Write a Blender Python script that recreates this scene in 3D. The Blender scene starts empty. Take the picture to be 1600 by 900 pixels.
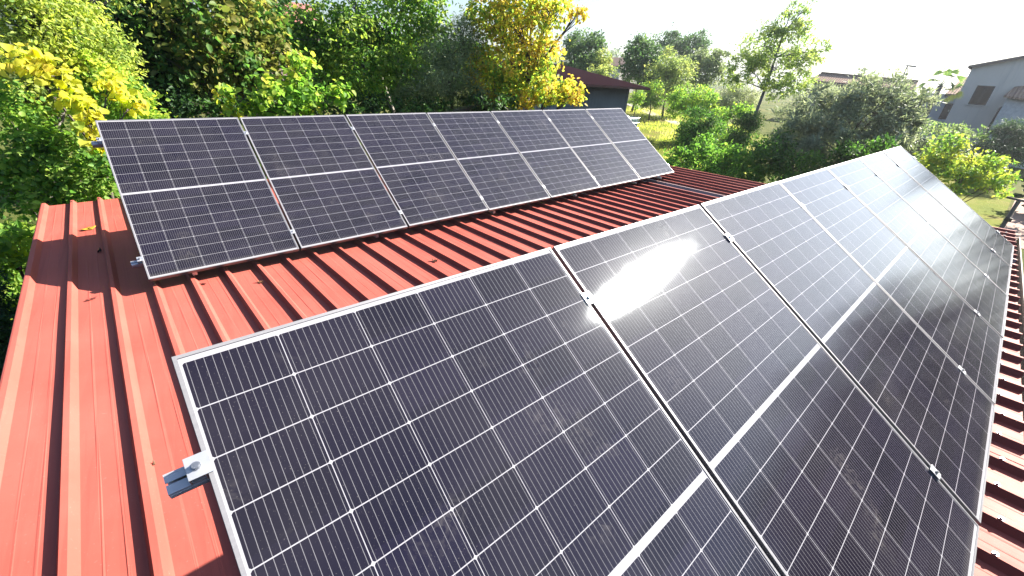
import bpy, bmesh, math, random
import numpy as np
from mathutils import Matrix, Vector

scn = bpy.context.scene
COL = scn.collection
R = math.radians

# ------------------------------------------------------------------ camera
CAM = Vector((0.0504, -0.9701, 0.5757))
cam_d = bpy.data.cameras.new('camera')
cam_d.sensor_width = 36.0
cam_d.lens = 36.0 * 649.29 / 1600.0
cam_d.clip_start = 0.05
cam_d.clip_end = 6000
cam = bpy.data.objects.new('camera', cam_d)
COL.objects.link(cam)
rx = Vector((0.753302, -0.654403, 0.065514)); dn = Vector((-0.261219, -0.389133, -0.883368)); fw = Vector((0.603573, 0.648330, -0.464078))
cam.matrix_world = Matrix(((rx.x, -dn.x, -fw.x, CAM.x), (rx.y, -dn.y, -fw.y, CAM.y), (rx.z, -dn.z, -fw.z, CAM.z), (0, 0, 0, 1)))
scn.camera = cam

# ------------------------------------------------------------------ sky, sun, exposure
SUN = Vector((0.794, -0.196, 0.575)).normalized()
SUN_EL = math.asin(SUN.z); SUN_AZ = math.atan2(SUN.y, SUN.x)
w = bpy.data.worlds.new('World'); scn.world = w; w.use_nodes = True
wn = w.node_tree
bg = wn.nodes['Background']
sky = wn.nodes.new('ShaderNodeTexSky'); sky.sky_type = 'NISHITA'; sky.sun_disc = False
sky.sun_elevation = SUN_EL; sky.sun_rotation = math.pi / 2 - SUN_AZ
sky.air_density = 1.0; sky.dust_density = 1.2; sky.ozone_density = 1.5; sky.altitude = 100
wn.links.new(sky.outputs[0], bg.inputs[0]); bg.inputs[1].default_value = 0.068
sl = bpy.data.lights.new('sun', 'SUN'); sl.energy = 5.0; sl.angle = R(0.53); sl.color = (1.0, 0.93, 0.82)
so = bpy.data.objects.new('sun', sl); COL.objects.link(so)
so.rotation_euler = SUN.to_track_quat('Z', 'Y').to_euler(); so.location = (20, -6, 20)
scn.view_settings.view_transform = 'Standard'; scn.view_settings.look = 'None'
scn.view_settings.exposure = 1.65; scn.view_settings.gamma = 1.0; scn.view_settings.use_curve_mapping = False
scn.render.engine = 'CYCLES'
scn.cycles.max_bounces = 8; scn.cycles.diffuse_bounces = 0; scn.cycles.glossy_bounces = 3
scn.cycles.transmission_bounces = 4; scn.cycles.volume_bounces = 0; scn.cycles.sample_clamp_indirect = 6.0

# ------------------------------------------------------------------ helpers
def tag(o, label=None, cat=None, group=None, kind=None):
    if label: o['label'] = label
    if cat: o['category'] = cat
    if group: o['group'] = group
    if kind: o['kind'] = kind
    return o

def thing(name, label, cat, loc=(0, 0, 0), group=None, mat=None):
    o = bpy.data.objects.new(name, None); COL.objects.link(o)
    o.empty_display_size = 0.2
    if mat is not None: o.matrix_world = mat
    else: o.location = loc
    return tag(o, label, cat, group)

class MB:
    """collects polygons, builds ONE mesh object"""
    def __init__(s): s.v = []; s.f = []; s.uv = {}
    def quad(s, *p):
        i = len(s.v); s.v += [tuple(q) for q in p]; s.f.append(tuple(range(i, i + len(p))))
    def box(s, lo, hi, M=None):
        x0, y0, z0 = lo; x1, y1, z1 = hi
        P = [Vector(q) for q in ((x0, y0, z0), (x1, y0, z0), (x1, y1, z0), (x0, y1, z0), (x0, y0, z1), (x1, y0, z1), (x1, y1, z1), (x0, y1, z1))]
        if M is not None: P = [M @ q for q in P]
        i = len(s.v); s.v += [tuple(q) for q in P]
        s.f += [tuple(i + k for k in q) for q in ((0, 3, 2, 1), (4, 5, 6, 7), (0, 1, 5, 4), (1, 2, 6, 5), (2, 3, 7, 6), (3, 0, 4, 7))]
    def bar(s, a, b, wd, ht, up=(0, 0, 1)):
        a = Vector(a); b = Vector(b); d = (b - a); L = d.length; d.normalize()
        x = d.cross(Vector(up)).normalized(); z = x.cross(d)
        M = Matrix(((x.x, d.x, z.x, a.x), (x.y, d.y, z.y, a.y), (x.z, d.z, z.z, a.z), (0, 0, 0, 1)))
        s.box((-wd / 2, 0, -ht / 2), (wd / 2, L, ht / 2), M)
    def tube(s, pts, rad, n=8, cap=True):
        pts = [Vector(p) for p in pts]; rings = []
        for i, p in enumerate(pts):
            d = (pts[min(i + 1, len(pts) - 1)] - pts[max(i - 1, 0)]).normalized()
            a = d.orthogonal().normalized() if i == 0 else (pa - d * pa.dot(d)).normalized()
            pa = a; b = d.cross(a)
            r = rad[i] if isinstance(rad, (list, tuple)) else rad
            k = len(s.v); s.v += [tuple(p + (a * math.cos(2 * math.pi * j / n) + b * math.sin(2 * math.pi * j / n)) * r) for j in range(n)]
            rings.append(k)
        for q, t in zip(rings, rings[1:]):
            for j in range(n): s.f.append((q + j, q + (j + 1) % n, t + (j + 1) % n, t + j))
        if cap:
            s.f.append(tuple(rings[0] + j for j in reversed(range(n)))); s.f.append(tuple(rings[-1] + j for j in range(n)))
    def build(s, name, mat, parent=None, smooth=False, bevel=0):
        me = bpy.data.meshes.new(name); me.from_pydata(s.v, [], s.f); me.update()
        if smooth:
            for p in me.polygons: p.use_smooth = True
        me.materials.append(mat)
        o = bpy.data.objects.new(name, me); COL.objects.link(o)
        if parent is not None: o.parent = parent
        if bevel:
            m = o.modifiers.new('bevel', 'BEVEL'); m.width = bevel; m.segments = 2; m.limit_method = 'ANGLE'
        return o

def recentre(o, p):
    """move a top-level mesh's origin to p"""
    p = Vector(p); o.data.transform(Matrix.Translation(-p)); o.location = p
    return o

# ------------------------------------------------------------------ materials
class NT:
    def __init__(s, name):
        s.m = bpy.data.materials.new(name); s.m.use_nodes = True; s.t = s.m.node_tree; s.t.nodes.clear()
        s.out = s.n('ShaderNodeOutputMaterial')
    def n(s, typ, **kw):
        q = s.t.nodes.new(typ)
        for k, v in kw.items(): setattr(q, k, v)
        return q
    def set(s, sock, v):
        if isinstance(v, bpy.types.NodeSocket): s.t.links.new(v, sock)
        elif v is not None: sock.default_value = v
    def math(s, op, a, b=None, c=None, clamp=False):
        q = s.n('ShaderNodeMath', operation=op, use_clamp=clamp)
        s.set(q.inputs[0], a)
        if b is not None: s.set(q.inputs[1], b)
        if c is not None: s.set(q.inputs[2], c)
        return q.outputs[0]
    def mix(s, f, a, b, blend='MIX'):
        q = s.n('ShaderNodeMix', data_type='RGBA', blend_type=blend)
        s.set(q.inputs[0], f); s.set(q.inputs[6], a); s.set(q.inputs[7], b)
        return q.outputs[2]
    def noise(s, vec, scale, detail=4, rough=0.55, dist=0.0):
        q = s.n('ShaderNodeTexNoise'); s.set(q.inputs['Vector'], vec); q.inputs['Scale'].default_value = scale
        q.inputs['Detail'].default_value = detail; q.inputs['Roughness'].default_value = rough; q.inputs['Distortion'].default_value = dist
        return q.outputs[0]
    def mapping(s, vec, scale=(1, 1, 1), rot=(0, 0, 0)):
        q = s.n('ShaderNodeMapping'); s.set(q.inputs[0], vec); q.inputs['Scale'].default_value = scale; q.inputs['Rotation'].default_value = rot
        return q.outputs[0]
    def ramp(s, f, stops, mode='LINEAR'):
        q = s.n('ShaderNodeValToRGB'); cr = q.color_ramp; cr.interpolation = mode
        while len(cr.elements) < len(stops): cr.elements.new(0.5)
        for e, (p, c) in zip(cr.elements, stops): e.position = p; e.color = (*c, 1) if len(c) == 3 else c
        s.set(q.inputs[0], f); return q.outputs[0]
    def rng(s, v, a, b, c, d):
        q = s.n('ShaderNodeMapRange'); s.set(q.inputs[0], v)
        for k, x in zip((1, 2, 3, 4), (a, b, c, d)): s.set(q.inputs[k], x)
        return q.outputs[0]
    def obj(s): return s.n('ShaderNodeTexCoord').outputs['Object']
    def pos(s): return s.n('ShaderNodeNewGeometry').outputs['Position']
    def bump(s, h, strength=0.3, dist=0.01):
        q = s.n('ShaderNodeBump'); q.inputs['Strength'].default_value = strength; q.inputs['Distance'].default_value = dist
        s.set(q.inputs['Height'], h); return q.outputs[0]
    def pbr(s, col, rough=0.6, metal=0.0, spec=0.5, bump=None, **kw):
        q = s.n('ShaderNodeBsdfPrincipled'); s.set(q.inputs['Base Color'], col if isinstance(col, bpy.types.NodeSocket) else (*col, 1))
        s.set(q.inputs['Roughness'], rough); s.set(q.inputs['Metallic'], metal); q.inputs['Specular IOR Level'].default_value = spec
        if bump is not None: s.set(q.inputs['Normal'], bump)
        for k, v in kw.items(): s.set(q.inputs[k], v)
        s.t.links.new(q.outputs[0], s.out.inputs[0]); return s.m

def simple(name, col, rough=0.6, metal=0.0, var=0.15, scale=6.0, bump=0.0):
    t = NT(name); p = t.obj(); nz = t.noise(p, scale, 5)
    f = t.rng(nz, 0.3, 0.7, 1 - var, 1 + var)
    c = t.mix(1.0, (*col, 1), f, 'MULTIPLY')
    return t.pbr(c, rough, metal, bump=t.bump(t.noise(p, scale * 6, 4), bump, 0.01) if bump else None)

PW, PL, PD = 1.131, 1.788, 0.035       # module width, length, frame depth
MX, MY, MID = 0.0125, 0.020, 0.019
CPX = (PW - 2 * MX) / 6; CPY = (PL - 2 * MY - MID) / 16

def mat_cells():
    t = NT('solar_cells')
    uvn = t.n('ShaderNodeUVMap'); uvn.uv_map = 'UVMap'
    sx = t.n('ShaderNodeSeparateXYZ'); t.set(sx.inputs[0], uvn.outputs[0])
    U, V = sx.outputs[0], sx.outputs[1]
    Vs = t.math('MINIMUM', V, t.math('SUBTRACT', PL, V))
    x = t.math('DIVIDE', t.math('SUBTRACT', U, MX), CPX); y = t.math('DIVIDE', t.math('SUBTRACT', Vs, MY), CPY)
    fx = t.math('FRACT', x); fy = t.math('FRACT', y)
    dx = t.math('MULTIPLY', t.math('MINIMUM', fx, t.math('SUBTRACT', 1, fx)), CPX)
    dy = t.math('MULTIPLY', t.math('MINIMUM', fy, t.math('SUBTRACT', 1, fy)), CPY)
    lines = t.math('MAXIMUM', t.math('LESS_THAN', dx, 0.0009), t.math('LESS_THAN', dy, 0.0012))
    dots = t.math('LESS_THAN', t.math('ADD', dx, dy), 0.0055)
    outx = t.math('MAXIMUM', t.math('LESS_THAN', x, 0.0), t.math('GREATER_THAN', x, 6.0))
    outy = t.math('MAXIMUM', t.math('LESS_THAN', y, 0.0), t.math('GREATER_THAN', y, 8.0))
    white = t.math('MAXIMUM', t.math('MAXIMUM', lines, dots), t.math('MAXIMUM', outx, outy))
    fb = t.math('FRACT', t.math('MULTIPLY', x, 12.0))
    bus = t.math('LESS_THAN', t.math('ABSOLUTE', t.math('SUBTRACT', fb, 0.5)), 0.0006 / (CPX / 12))
    # per cell tone
    oi = t.n('ShaderNodeObjectInfo'); cmb = t.n('ShaderNodeCombineXYZ')
    t.set(cmb.inputs[0], t.math('FLOOR', x)); t.set(cmb.inputs[1], t.math('FLOOR', t.math('DIVIDE', V, CPY))); t.set(cmb.inputs[2], t.math('MULTIPLY', oi.outputs['Random'], 37.0))
    wn_ = t.n('ShaderNodeTexWhiteNoise'); wn_.noise_dimensions = '3D'; t.set(wn_.inputs[0], cmb.outputs[0])
    cell = t.mix(wn_.outputs[0], (0.005, 0.004, 0.012, 1), (0.010, 0.008, 0.022, 1))
    c = t.mix(bus, cell, (0.17, 0.17, 0.19, 1))
    c = t.mix(white, c, (0.38, 0.38, 0.42, 1))
    # dust film, specks and dried water marks
    vec = t.n('ShaderNodeVectorMath', operation='ADD'); t.set(vec.inputs[0], uvn.outputs[0])
    off = t.n('ShaderNodeCombineXYZ'); t.set(off.inputs[0], t.math('MULTIPLY', oi.outputs['Random'], 91.0)); t.set(off.inputs[1], t.math('MULTIPLY', oi.outputs['Random'], 53.0)); t.set(vec.inputs[1], off.outputs[0])
    P = vec.outputs[0]
    film = t.rng(t.noise(P, 2.2, 5, 0.6), 0.3, 0.75, 0.004, 0.035)
    speck = t.math('MULTIPLY', t.rng(t.noise(P, 260, 2, 0.5), 0.66, 0.78, 0.0, 0.35), t.rng(t.noise(P, 5, 3), 0.35, 0.7, 0.15, 1.0))
    smud = t.math('MULTIPLY', t.rng(t.noise(P, 3.4, 2, 0.5), 0.60, 0.68, 0.0, 1.0), t.rng(t.noise(P, 30, 3, 0.6, 1.5), 0.45, 0.7, 0.0, 0.08))
    edge = t.rng(t.math('SUBTRACT', PL, V), 0.012, 0.05, 0.10, 0.0)      # dirt gathered at the lower frame lip
    dust = t.math('ADD', t.math('ADD', film, speck), t.math('ADD', smud, edge), clamp=True)
    c = t.mix(dust, c, (0.50, 0.47, 0.44, 1))
    # fine pyramid texture of the solar glass
    bmp = t.bump(t.noise(P, 900, 1, 0.5), 0.03, 0.001)
    crough = t.rng(t.noise(P, 6, 4), 0.3, 0.7, 0.125, 0.145)
    d = t.n('ShaderNodeBsdfDiffuse'); t.set(d.inputs[0], c)
    q = t.n('ShaderNodeBsdfGlossy', distribution='BECKMANN'); t.set(q.inputs['Roughness'], crough); t.set(q.inputs['Normal'], bmp); q.inputs[0].default_value = (0.84, 0.92, 1.0, 1)
    fr = t.n('ShaderNodeFresnel'); fr.inputs[0].default_value = 1.44
    tg = t.n('ShaderNodeTangent', direction_type='UV_MAP'); tg.uv_map = 'UVMap'; t.set(q.inputs['Tangent'], tg.outputs[0]); q.inputs['Anisotropy'].default_value = 0.35; q.inputs['Rotation'].default_value = 0.25   # the cell wires spread light across the row
    q2 = t.n('ShaderNodeBsdfGlossy', distribution='BECKMANN'); q2.inputs['Roughness'].default_value = 0.24; q2.inputs[0].default_value = (0.86, 0.93, 1.0, 1)
    mq = t.n('ShaderNodeMixShader'); mq.inputs[0].default_value = 0.02; t.t.links.new(q.outputs[0], mq.inputs[1]); t.t.links.new(q2.outputs[0], mq.inputs[2])
    mx = t.n('ShaderNodeMixShader'); t.set(mx.inputs[0], fr.outputs[0]); t.t.links.new(d.outputs[0], mx.inputs[1]); t.t.links.new(mq.outputs[0], mx.inputs[2])
    t.t.links.new(mx.outputs[0], t.out.inputs[0]); return t.m

def mat_roof(name, col, faded):
    t = NT(name); p = t.obj()
    big = t.noise(p, 1.3, 5, 0.6); streak = t.noise(t.mapping(p, (26, 0.7, 1)), 1.0, 5, 0.65); fine = t.noise(p, 90, 3)
    c = t.mix(t.rng(big, 0.35, 0.7, 0, 0.55), (*col, 1), (*faded, 1))
    c = t.mix(t.rng(streak, 0.50, 0.75, 0, 0.40), c, (col[0] * .62, col[1] * .62, col[2] * .66, 1))
    c = t.mix(t.rng(t.noise(p, 14, 6, 0.7), 0.62, 0.75, 0, 0.35), c, (col[0] * .5, col[1] * .6, col[2] * .7, 1))
    c = t.mix(t.rng(fine, 0.66, 0.74, 0, 0.25), c, (0.5, 0.38, 0.33, 1))
    return t.pbr(c, t.rng(big, 0.3, 0.7, 0.55, 0.68), spec=0.25, bump=t.bump(t.noise(p, 3.0, 3), 0.12, 0.02))

def mat_alu():
    t = NT('anodised_aluminium'); p = t.obj()
    st = t.noise(t.mapping(p, (2, 90, 90)), 1.0, 3)
    return t.pbr(t.mix(st, (0.27, 0.27, 0.29, 1), (0.34, 0.34, 0.36, 1)), t.rng(st, 0.3, 0.7, 0.40, 0.5), metal=0.35)

M_CELL = mat_cells(); M_ALU = mat_alu()
M_RAIL = simple('mill_aluminium', (0.62, 0.64, 0.68), 0.42, 0.7, 0.08, 30)
M_STEEL = simple('bolt_steel', (0.42, 0.44, 0.47), 0.35, 0.9, 0.1, 40)
M_BACK = simple('white_backsheet', (0.7, 0.7, 0.7), 0.6)
M_JBOX = simple('black_plastic', (0.02, 0.02, 0.02), 0.5)
M_ROOF = mat_roof('red_roof_paint', (0.47, 0.102, 0.076), (0.53, 0.160, 0.125))
M_UNDER = simple('grey_underside', (0.35, 0.33, 0.32), 0.7)
M_GUT = simple('brown_gutter_paint', (0.13, 0.065, 0.055), 0.5)
M_STUCCO = simple('beige_stucco', (0.55, 0.48, 0.38), 0.9, 0, 0.12, 3, 0.3)
M_DOORP = simple('dark_door_paint', (0.10, 0.09, 0.08), 0.6)

def leafmat(name, stops, trans=0.42, patch=0.9, spec=0.25, rough=0.5, mixr=0.55, tgain=1.9, gain=2.7):
    """leaf: every leaf its own tone, tones drifting in patches through the crown"""
    t = NT(name); g = t.n('ShaderNodeNewGeometry')
    rnd = g.outputs['Random Per Island']
    nz = t.rng(t.noise(g.outputs['Position'], patch, 3, 0.5), 0.32, 0.68, 0.0, 1.0)
    f = t.math('ADD', t.math('MULTIPLY', rnd, mixr), t.math('MULTIPLY', nz, 1 - mixr))
    n_ = len(stops); stops = [tuple(min(v * gain, .62) for v in q_) for q_ in stops]
    c = t.ramp(f, [((i + 0.5) / n_, s_) for i, s_ in enumerate(stops)])
    q = t.n('ShaderNodeBsdfPrincipled'); t.set(q.inputs['Base Color'], c); q.inputs['Roughness'].default_value = rough; q.inputs['Specular IOR Level'].default_value = spec
    tr = t.n('ShaderNodeBsdfTranslucent'); t.set(tr.inputs[0], t.mix(1.0, c, (tgain * 1.0, tgain * 1.02, tgain * 0.70, 1), 'MULTIPLY'))
    mx = t.n('ShaderNodeMixShader'); mx.inputs[0].default_value = min(trans + .05, .55)
    t.t.links.new(q.outputs[0], mx.inputs[1]); t.t.links.new(tr.outputs[0], mx.inputs[2]); t.t.links.new(mx.outputs[0], t.out.inputs[0])
    return t.m

def mat_bark(name, a, b):
    t = NT(name); p = t.obj(); nz = t.noise(t.mapping(p, (6, 6, 1.2)), 2.0, 6, 0.7)
    return t.pbr(t.mix(nz, (*a, 1), (*b, 1)), 0.9, bump=t.bump(nz, 0.6, 0.03))
M_BARK = mat_bark('grey_bark', (0.10, 0.08, 0.06), (0.26, 0.22, 0.18))
M_BARKL = mat_bark('pale_bark', (0.22, 0.20, 0.17), (0.46, 0.43, 0.38))

G1 = (0.024, 0.058, 0.013); G2 = (0.038, 0.092, 0.018); G3 = (0.066, 0.128, 0.022); G4 = (0.112, 0.168, 0.032); DK = (0.012, 0.030, 0.010)
YG = (0.20, 0.23, 0.03); YL = (0.36, 0.30, 0.03); OR = (0.38, 0.20, 0.03); BR = (0.16, 0.095, 0.035); GY = (0.11, 0.135, 0.075); SG = (0.16, 0.185, 0.115)
# kind: (stops, leaf size, aspect, shape, coverage, clump radius factor, droop, trans)
KIND = {
 'pale': ([G2, (.09, .13, .035), (.13, .165, .045), (.15, .18, .045), YG, (.17, .17, .06)], 0.065, .50, 6, 4.2, .30, .2, .45),
 'vineyellow': ([G4, YG, (.23, .24, .035), (.25, .24, .035), (.26, .18, .03), (.20, .23, .03), YG], 0.1, .85, 6, 3.2, .34, 0.9, .5),
 'limebush': ([G2, G3, G4, YG, (.20, .19, .035)], 0.06, .75, 6, 4.2, .30, .2, .45),
 'midgreen': ([G1, G2, G3, G4, (.13, .165, .055)], 0.065, .70, 6, 4.0, .32, .2, .38),
 'laurel':    ([G2, G3, G4, YG], 0.10, .42, 6, 3.4, .34, -.2, .40),
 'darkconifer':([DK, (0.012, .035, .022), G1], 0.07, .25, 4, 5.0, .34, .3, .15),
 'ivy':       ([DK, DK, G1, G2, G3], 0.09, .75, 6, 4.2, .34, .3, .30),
 'fig': ([G1, G2, (.075, .095, .022), (.11, .105, .03), (.12, .125, .03)], 0.125, .70, 6, 3.8, .32, .5, .40),
 'grape': ([G2, G3, G3, G4, YG, (.24, .19, .03)], 0.105, .90, 6, 3.6, .36, .5, .50),
 'walnut': ([G1, G2, G3, (.09, .125, .025), G4, (.16, .18, .03)], 0.115, .50, 6, 3.4, .32, .4, .45),
 'olive': ([(.05, .075, .03), (.08, .11, .045), GY, (.14, .17, .08)], 0.085, 0.22, 4, 3.2, .34, .1, .20),
 'autumn': ([G3, G4, G3, YG, (.24, .18, .03), (.18, .20, .03), (.28, .15, .028), (.26, .17, .03), BR], 0.1, .62, 6, 3.6, .30, .7, .50),
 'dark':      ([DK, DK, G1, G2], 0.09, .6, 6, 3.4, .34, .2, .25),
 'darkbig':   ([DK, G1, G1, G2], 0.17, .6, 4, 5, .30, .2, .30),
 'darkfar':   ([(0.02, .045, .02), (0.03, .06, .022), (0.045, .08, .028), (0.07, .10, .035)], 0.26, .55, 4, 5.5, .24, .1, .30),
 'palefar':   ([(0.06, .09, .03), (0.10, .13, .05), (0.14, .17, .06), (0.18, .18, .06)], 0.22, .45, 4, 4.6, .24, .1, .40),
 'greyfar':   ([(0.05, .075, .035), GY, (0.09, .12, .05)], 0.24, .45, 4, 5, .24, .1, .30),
 'youngtree': ([G2, G3, G4, YG], 0.12, .5, 4, 3.4, .28, .1, .45),
 'brightshrub': ([G2, G3, G4, YG], 0.15, .5, 4, 4.6, .30, -.1, .45),
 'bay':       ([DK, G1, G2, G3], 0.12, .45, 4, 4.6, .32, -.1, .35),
 'citrus': ([G1, G2, G3, G3, G4], 0.15, .48, 6, 3.4, .32, -.1, .42),
 'olivefar':  ([GY, SG, (0.20, .21, .15)], 0.15, .25, 4, 4.2, .28, .0, .25),
 'roundbush': ([DK, G1, G2, (0.12, .13, .05)], 0.1, .4, 4, 5, .28, .0, .30),
 'slender': ([(.06, .10, .03), (.09, .13, .04), (.13, .165, .05), (.17, .19, .06)], 0.15, .34, 4, 2.7, 0.2, .1, .45),
 'bigolive': ([(.05, .07, .045), (.085, .11, .072), (.125, .15, .10), (.165, .185, .13), (.21, .23, .17)], 0.17, 0.2, 4, 4.6, 0.2, -0.5, .22),
 'yellowbush': ([G2, G3, G4, (.16, .19, .03), YG, (.20, .17, .03)], 0.13, .5, 4, 3.8, 0.38, .0, 0.36),
 'juniper':   ([DK, (0.02, .045, .022), (0.035, .065, .03), (.06, .09, .045)], 0.2, .18, 4, 5, .30, .8, .15),
 'palehedge': ([G2, (0.09, .12, .05), (0.13, .16, .07)], 0.18, .4, 4, 3.2, .34, .0, .35),
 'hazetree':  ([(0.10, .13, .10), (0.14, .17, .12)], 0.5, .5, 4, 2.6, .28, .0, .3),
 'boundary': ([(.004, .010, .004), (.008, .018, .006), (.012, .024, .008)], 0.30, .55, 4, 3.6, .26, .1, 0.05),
}
LEAFM = {}
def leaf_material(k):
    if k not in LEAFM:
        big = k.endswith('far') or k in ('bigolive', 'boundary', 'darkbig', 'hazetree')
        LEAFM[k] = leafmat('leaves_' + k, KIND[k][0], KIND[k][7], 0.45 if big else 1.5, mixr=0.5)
    return LEAFM[k]

def leaf_mesh(name, P, OUT, size, asp, shape, droop, rng):
    n = len(P)
    N = OUT * 0.55 + np.array([0, 0, 0.55]) + rng.normal(0, 0.75, (n, 3)); N /= np.linalg.norm(N, axis=1, keepdims=True)
    D = rng.normal(0, 0.8, (n, 3)) + OUT * 0.5 + np.array([0, 0, -droop]); D -= N * (D * N).sum(1, keepdims=True); D /= np.linalg.norm(D, axis=1, keepdims=True) + 1e-9
    S = np.cross(N, D)
    L = size * (0.5 + 0.95 * rng.random((n, 1))); W = L * asp * (0.85 + 0.3 * rng.random((n, 1))) * 0.5
    f = 0.25 + 0.3 * rng.random((n, 1))
    if shape == 6:
        V = np.stack([P, P + D * L * .30 - S * W + N * W * f, P + D * L * .70 - S * W * .8 + N * W * f * .6, P + D * L - N * L * .12, P + D * L * .70 + S * W * .8 + N * W * f * .6, P + D * L * .30 + S * W + N * W * f], 1)
        fl = np.array([0, 1, 2, 3, 0, 3, 4, 5]); k = 6; per = 4
    else:
        V = np.stack([P, P + D * L * .5 - S * W + N * W * f, P + D * L, P + D * L * .5 + S * W + N * W * f], 1)
        fl = np.array([0, 1, 2, 0, 2, 3]); k = 4; per = 3
    loops = (np.arange(n)[:, None] * k + fl[None]).ravel().astype(np.int32)
    me = bpy.data.meshes.new(name)
    me.vertices.add(n * k); me.vertices.foreach_set('co', V.reshape(-1).astype(np.float32))
    me.loops.add(len(loops)); me.loops.foreach_set('vertex_index', loops)
    nf = len(loops) // per
    me.polygons.add(nf); me.polygons.foreach_set('loop_start', np.arange(nf, dtype=np.int32) * per); me.polygons.foreach_set('loop_total', np.full(nf, per, np.int32))
    me.update(calc_edges=True)
    return me

def ground_z(x, y):
    s = x * .62 + y * .78; q = min(max((s - 8) / 47, 0), 1); q = q * q * (3 - 2 * q)
    return -3.7 + 1.5 * q

NLEAF = 0
def tree(name, label, cat, group, kind, base, lobes, path, seed, bark=None):
    global NLEAF
    stops, size, asp, shape, cover, cf, droop, tr = KIND[kind]
    rng = np.random.default_rng(seed)
    root = thing(name, label, cat, base, group)
    B = np.array(base)
    lobes = [np.array(l) for l in lobes]
    low = min(l[2] - l[4] for l in lobes); top = max(l[2] + l[4] for l in lobes)
    cx = np.mean([l[0] for l in lobes]); cy = np.mean([l[1] for l in lobes])
    spread = max(0.3, np.max([np.hypot(l[0] - cx, l[1] - cy) for l in lobes]))
    skirt = []
    if low - B[2] > 0.5 and cat in ('bush', 'shrub', 'hedge', 'thicket', 'vine') and kind not in ('vineyellow', 'yellowbush'):
        for k in range(6):                                            # the lower foliage of bushes, down to the ground
            a = k * 1.05; zz = B[2] + (low - B[2]) * (0.28 + 0.38 * (k % 2)); rr = (low - B[2]) * .30
            o_ = rng.normal(0, spread * .45, 2)
            skirt.append(np.array([B[0] + o_[0], B[1] + o_[1], zz, max(rr, .4), max(rr, .4)]))
    Ps = []; Os = []; twigs = []
    larea = size * size * asp * 0.55
    for j, l in enumerate(lobes + skirt):
        sk = j >= len(lobes)
        c, rh, rz = l[:3], l[3], l[4]
        rr = np.array([rh, rh, rz])
        ncl = int(np.clip(10 + 26 * min(rh, rz) / (size * 3.5), 14, 90))
        d = rng.normal(0, 1, (ncl, 3)); d /= np.linalg.norm(d, axis=1, keepdims=True)
        rad = 0.30 + 0.72 * rng.random((ncl, 1)) ** 0.55
        cl = c + d * rad * rr
        nl = int(cover * (0.5 if sk else 1.0) * math.pi * rh * rz / larea)
        nl = min(nl, 26000)
        cnt = rng.dirichlet(np.full(ncl, 3.0)) * nl
        cr = cf * min(rh, rz) * (0.7 + 0.6 * rng.random(ncl))
        for q in range(ncl):
            m = max(3, int(cnt[q]))
            o = rng.normal(0, 1, (m, 3)) * cr[q] * np.array([1, 1, .75]) * .75
            p = cl[q] + o; Ps.append(p)
            v = (p - c) / rr + o / (cr[q] + 1e-6) * .4
            Os.append(v / (np.linalg.norm(v, axis=1, keepdims=True) + 1e-6))
            if q % 3 == 0 and not sk: twigs.append((j, cl[q]))
    P = np.concatenate(Ps); O = np.concatenate(Os)
    P[:, 2] = np.maximum(P[:, 2], B[2] + 0.05); NLEAF += len(P)
    me = leaf_mesh('crown', P - B, O, size, asp, shape, droop, rng); me.materials.append(leaf_material(kind))
    co = bpy.data.objects.new('crown' if cat == 'tree' else 'foliage', me); COL.objects.link(co); co.parent = root
    # trunk, limbs and twigs
    mb = MB(); H = top - B[2]
    r0 = (0.010 if path else 0.016) * H + 0.02 if cat == 'tree' else 0.010 * H + 0.012
    if path: tp = [B] + [np.array(p) for p in path]
    else:
        t1 = np.array([cx, cy, low + 0.35 * (top - low)])
        mid = B + (t1 - B) * .5 + np.array([*rng.normal(0, .04 * H, 2), 0])
        tp = [B, B + (mid - B) * .5 + np.array([*rng.normal(0, .015 * H, 2), 0]), mid, t1]
    mb.tube([Vector(p - B) for p in tp], [r0 * (1 - .6 * i / (len(tp) - 1)) for i in range(len(tp))], 8)
    ends = []
    for l in lobes:
        c = l[:3]; k = int(np.argmin([np.linalg.norm(c - p) + (0 if p[2] < c[2] else 1.0) for p in tp[1:]])) + 1
        s = tp[k] if k < len(tp) - 1 else tp[-2] + (tp[-1] - tp[-2]) * .7
        m = (s + c) / 2 + np.array([*rng.normal(0, .06, 2) * l[3], .12 * l[4]])
        mb.tube([Vector(s - B), Vector(m - B), Vector(c - B)], [r0 * .36, r0 * .22, r0 * .09], 6); ends.append((m, c))
    for j, q in twigs:
        m, c = ends[j]; s = m + (c - m) * rng.random()
        k = (s + q) / 2 + rng.normal(0, .05, 3) * lobes[j][3]
        mb.tube([Vector(s - B), Vector(k - B), Vector(q - B)], [r0 * .13, r0 * .08, r0 * .03], 4, False)
    mb.build('trunk' if cat == 'tree' else 'stem', bark or M_BARK, root, True)
    return root

# ------------------------------------------------------------------ ground, lawn, path, hills
def mat_ground():
    t = NT('garden_ground'); p = t.pos()
    big = t.noise(p, 0.10, 5, 0.6); mid = t.noise(p, 0.9, 5, 0.65); fin = t.noise(p, 14, 5, 0.7)
    c = t.ramp(t.math('ADD', t.math('MULTIPLY', big, .5), t.math('MULTIPLY', mid, .5)), [(0.30, (0.045, 0.065, 0.018)), (0.45, (0.10, 0.13, 0.028)), (0.55, (0.17, 0.18, 0.05)), (0.68, (0.24, 0.19, 0.09))])
    c = t.mix(t.rng(fin, 0.35, 0.7, 0.0, 0.55), c, (0.05, 0.06, 0.02, 1))
    return t.pbr(c, 0.95, spec=0.1, bump=t.bump(fin, 0.8, 0.06))
xs = np.concatenate([np.linspace(-60, 120, 91), [180, 300, 600, 1200, 2500]]); xs = np.concatenate([[-2500, -1200, -600, -300, -150], xs])
ys = np.concatenate([[-2500, -1200, -600, -300, -150], np.linspace(-60, 120, 91), [180, 300, 600, 1200, 2500]])
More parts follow.
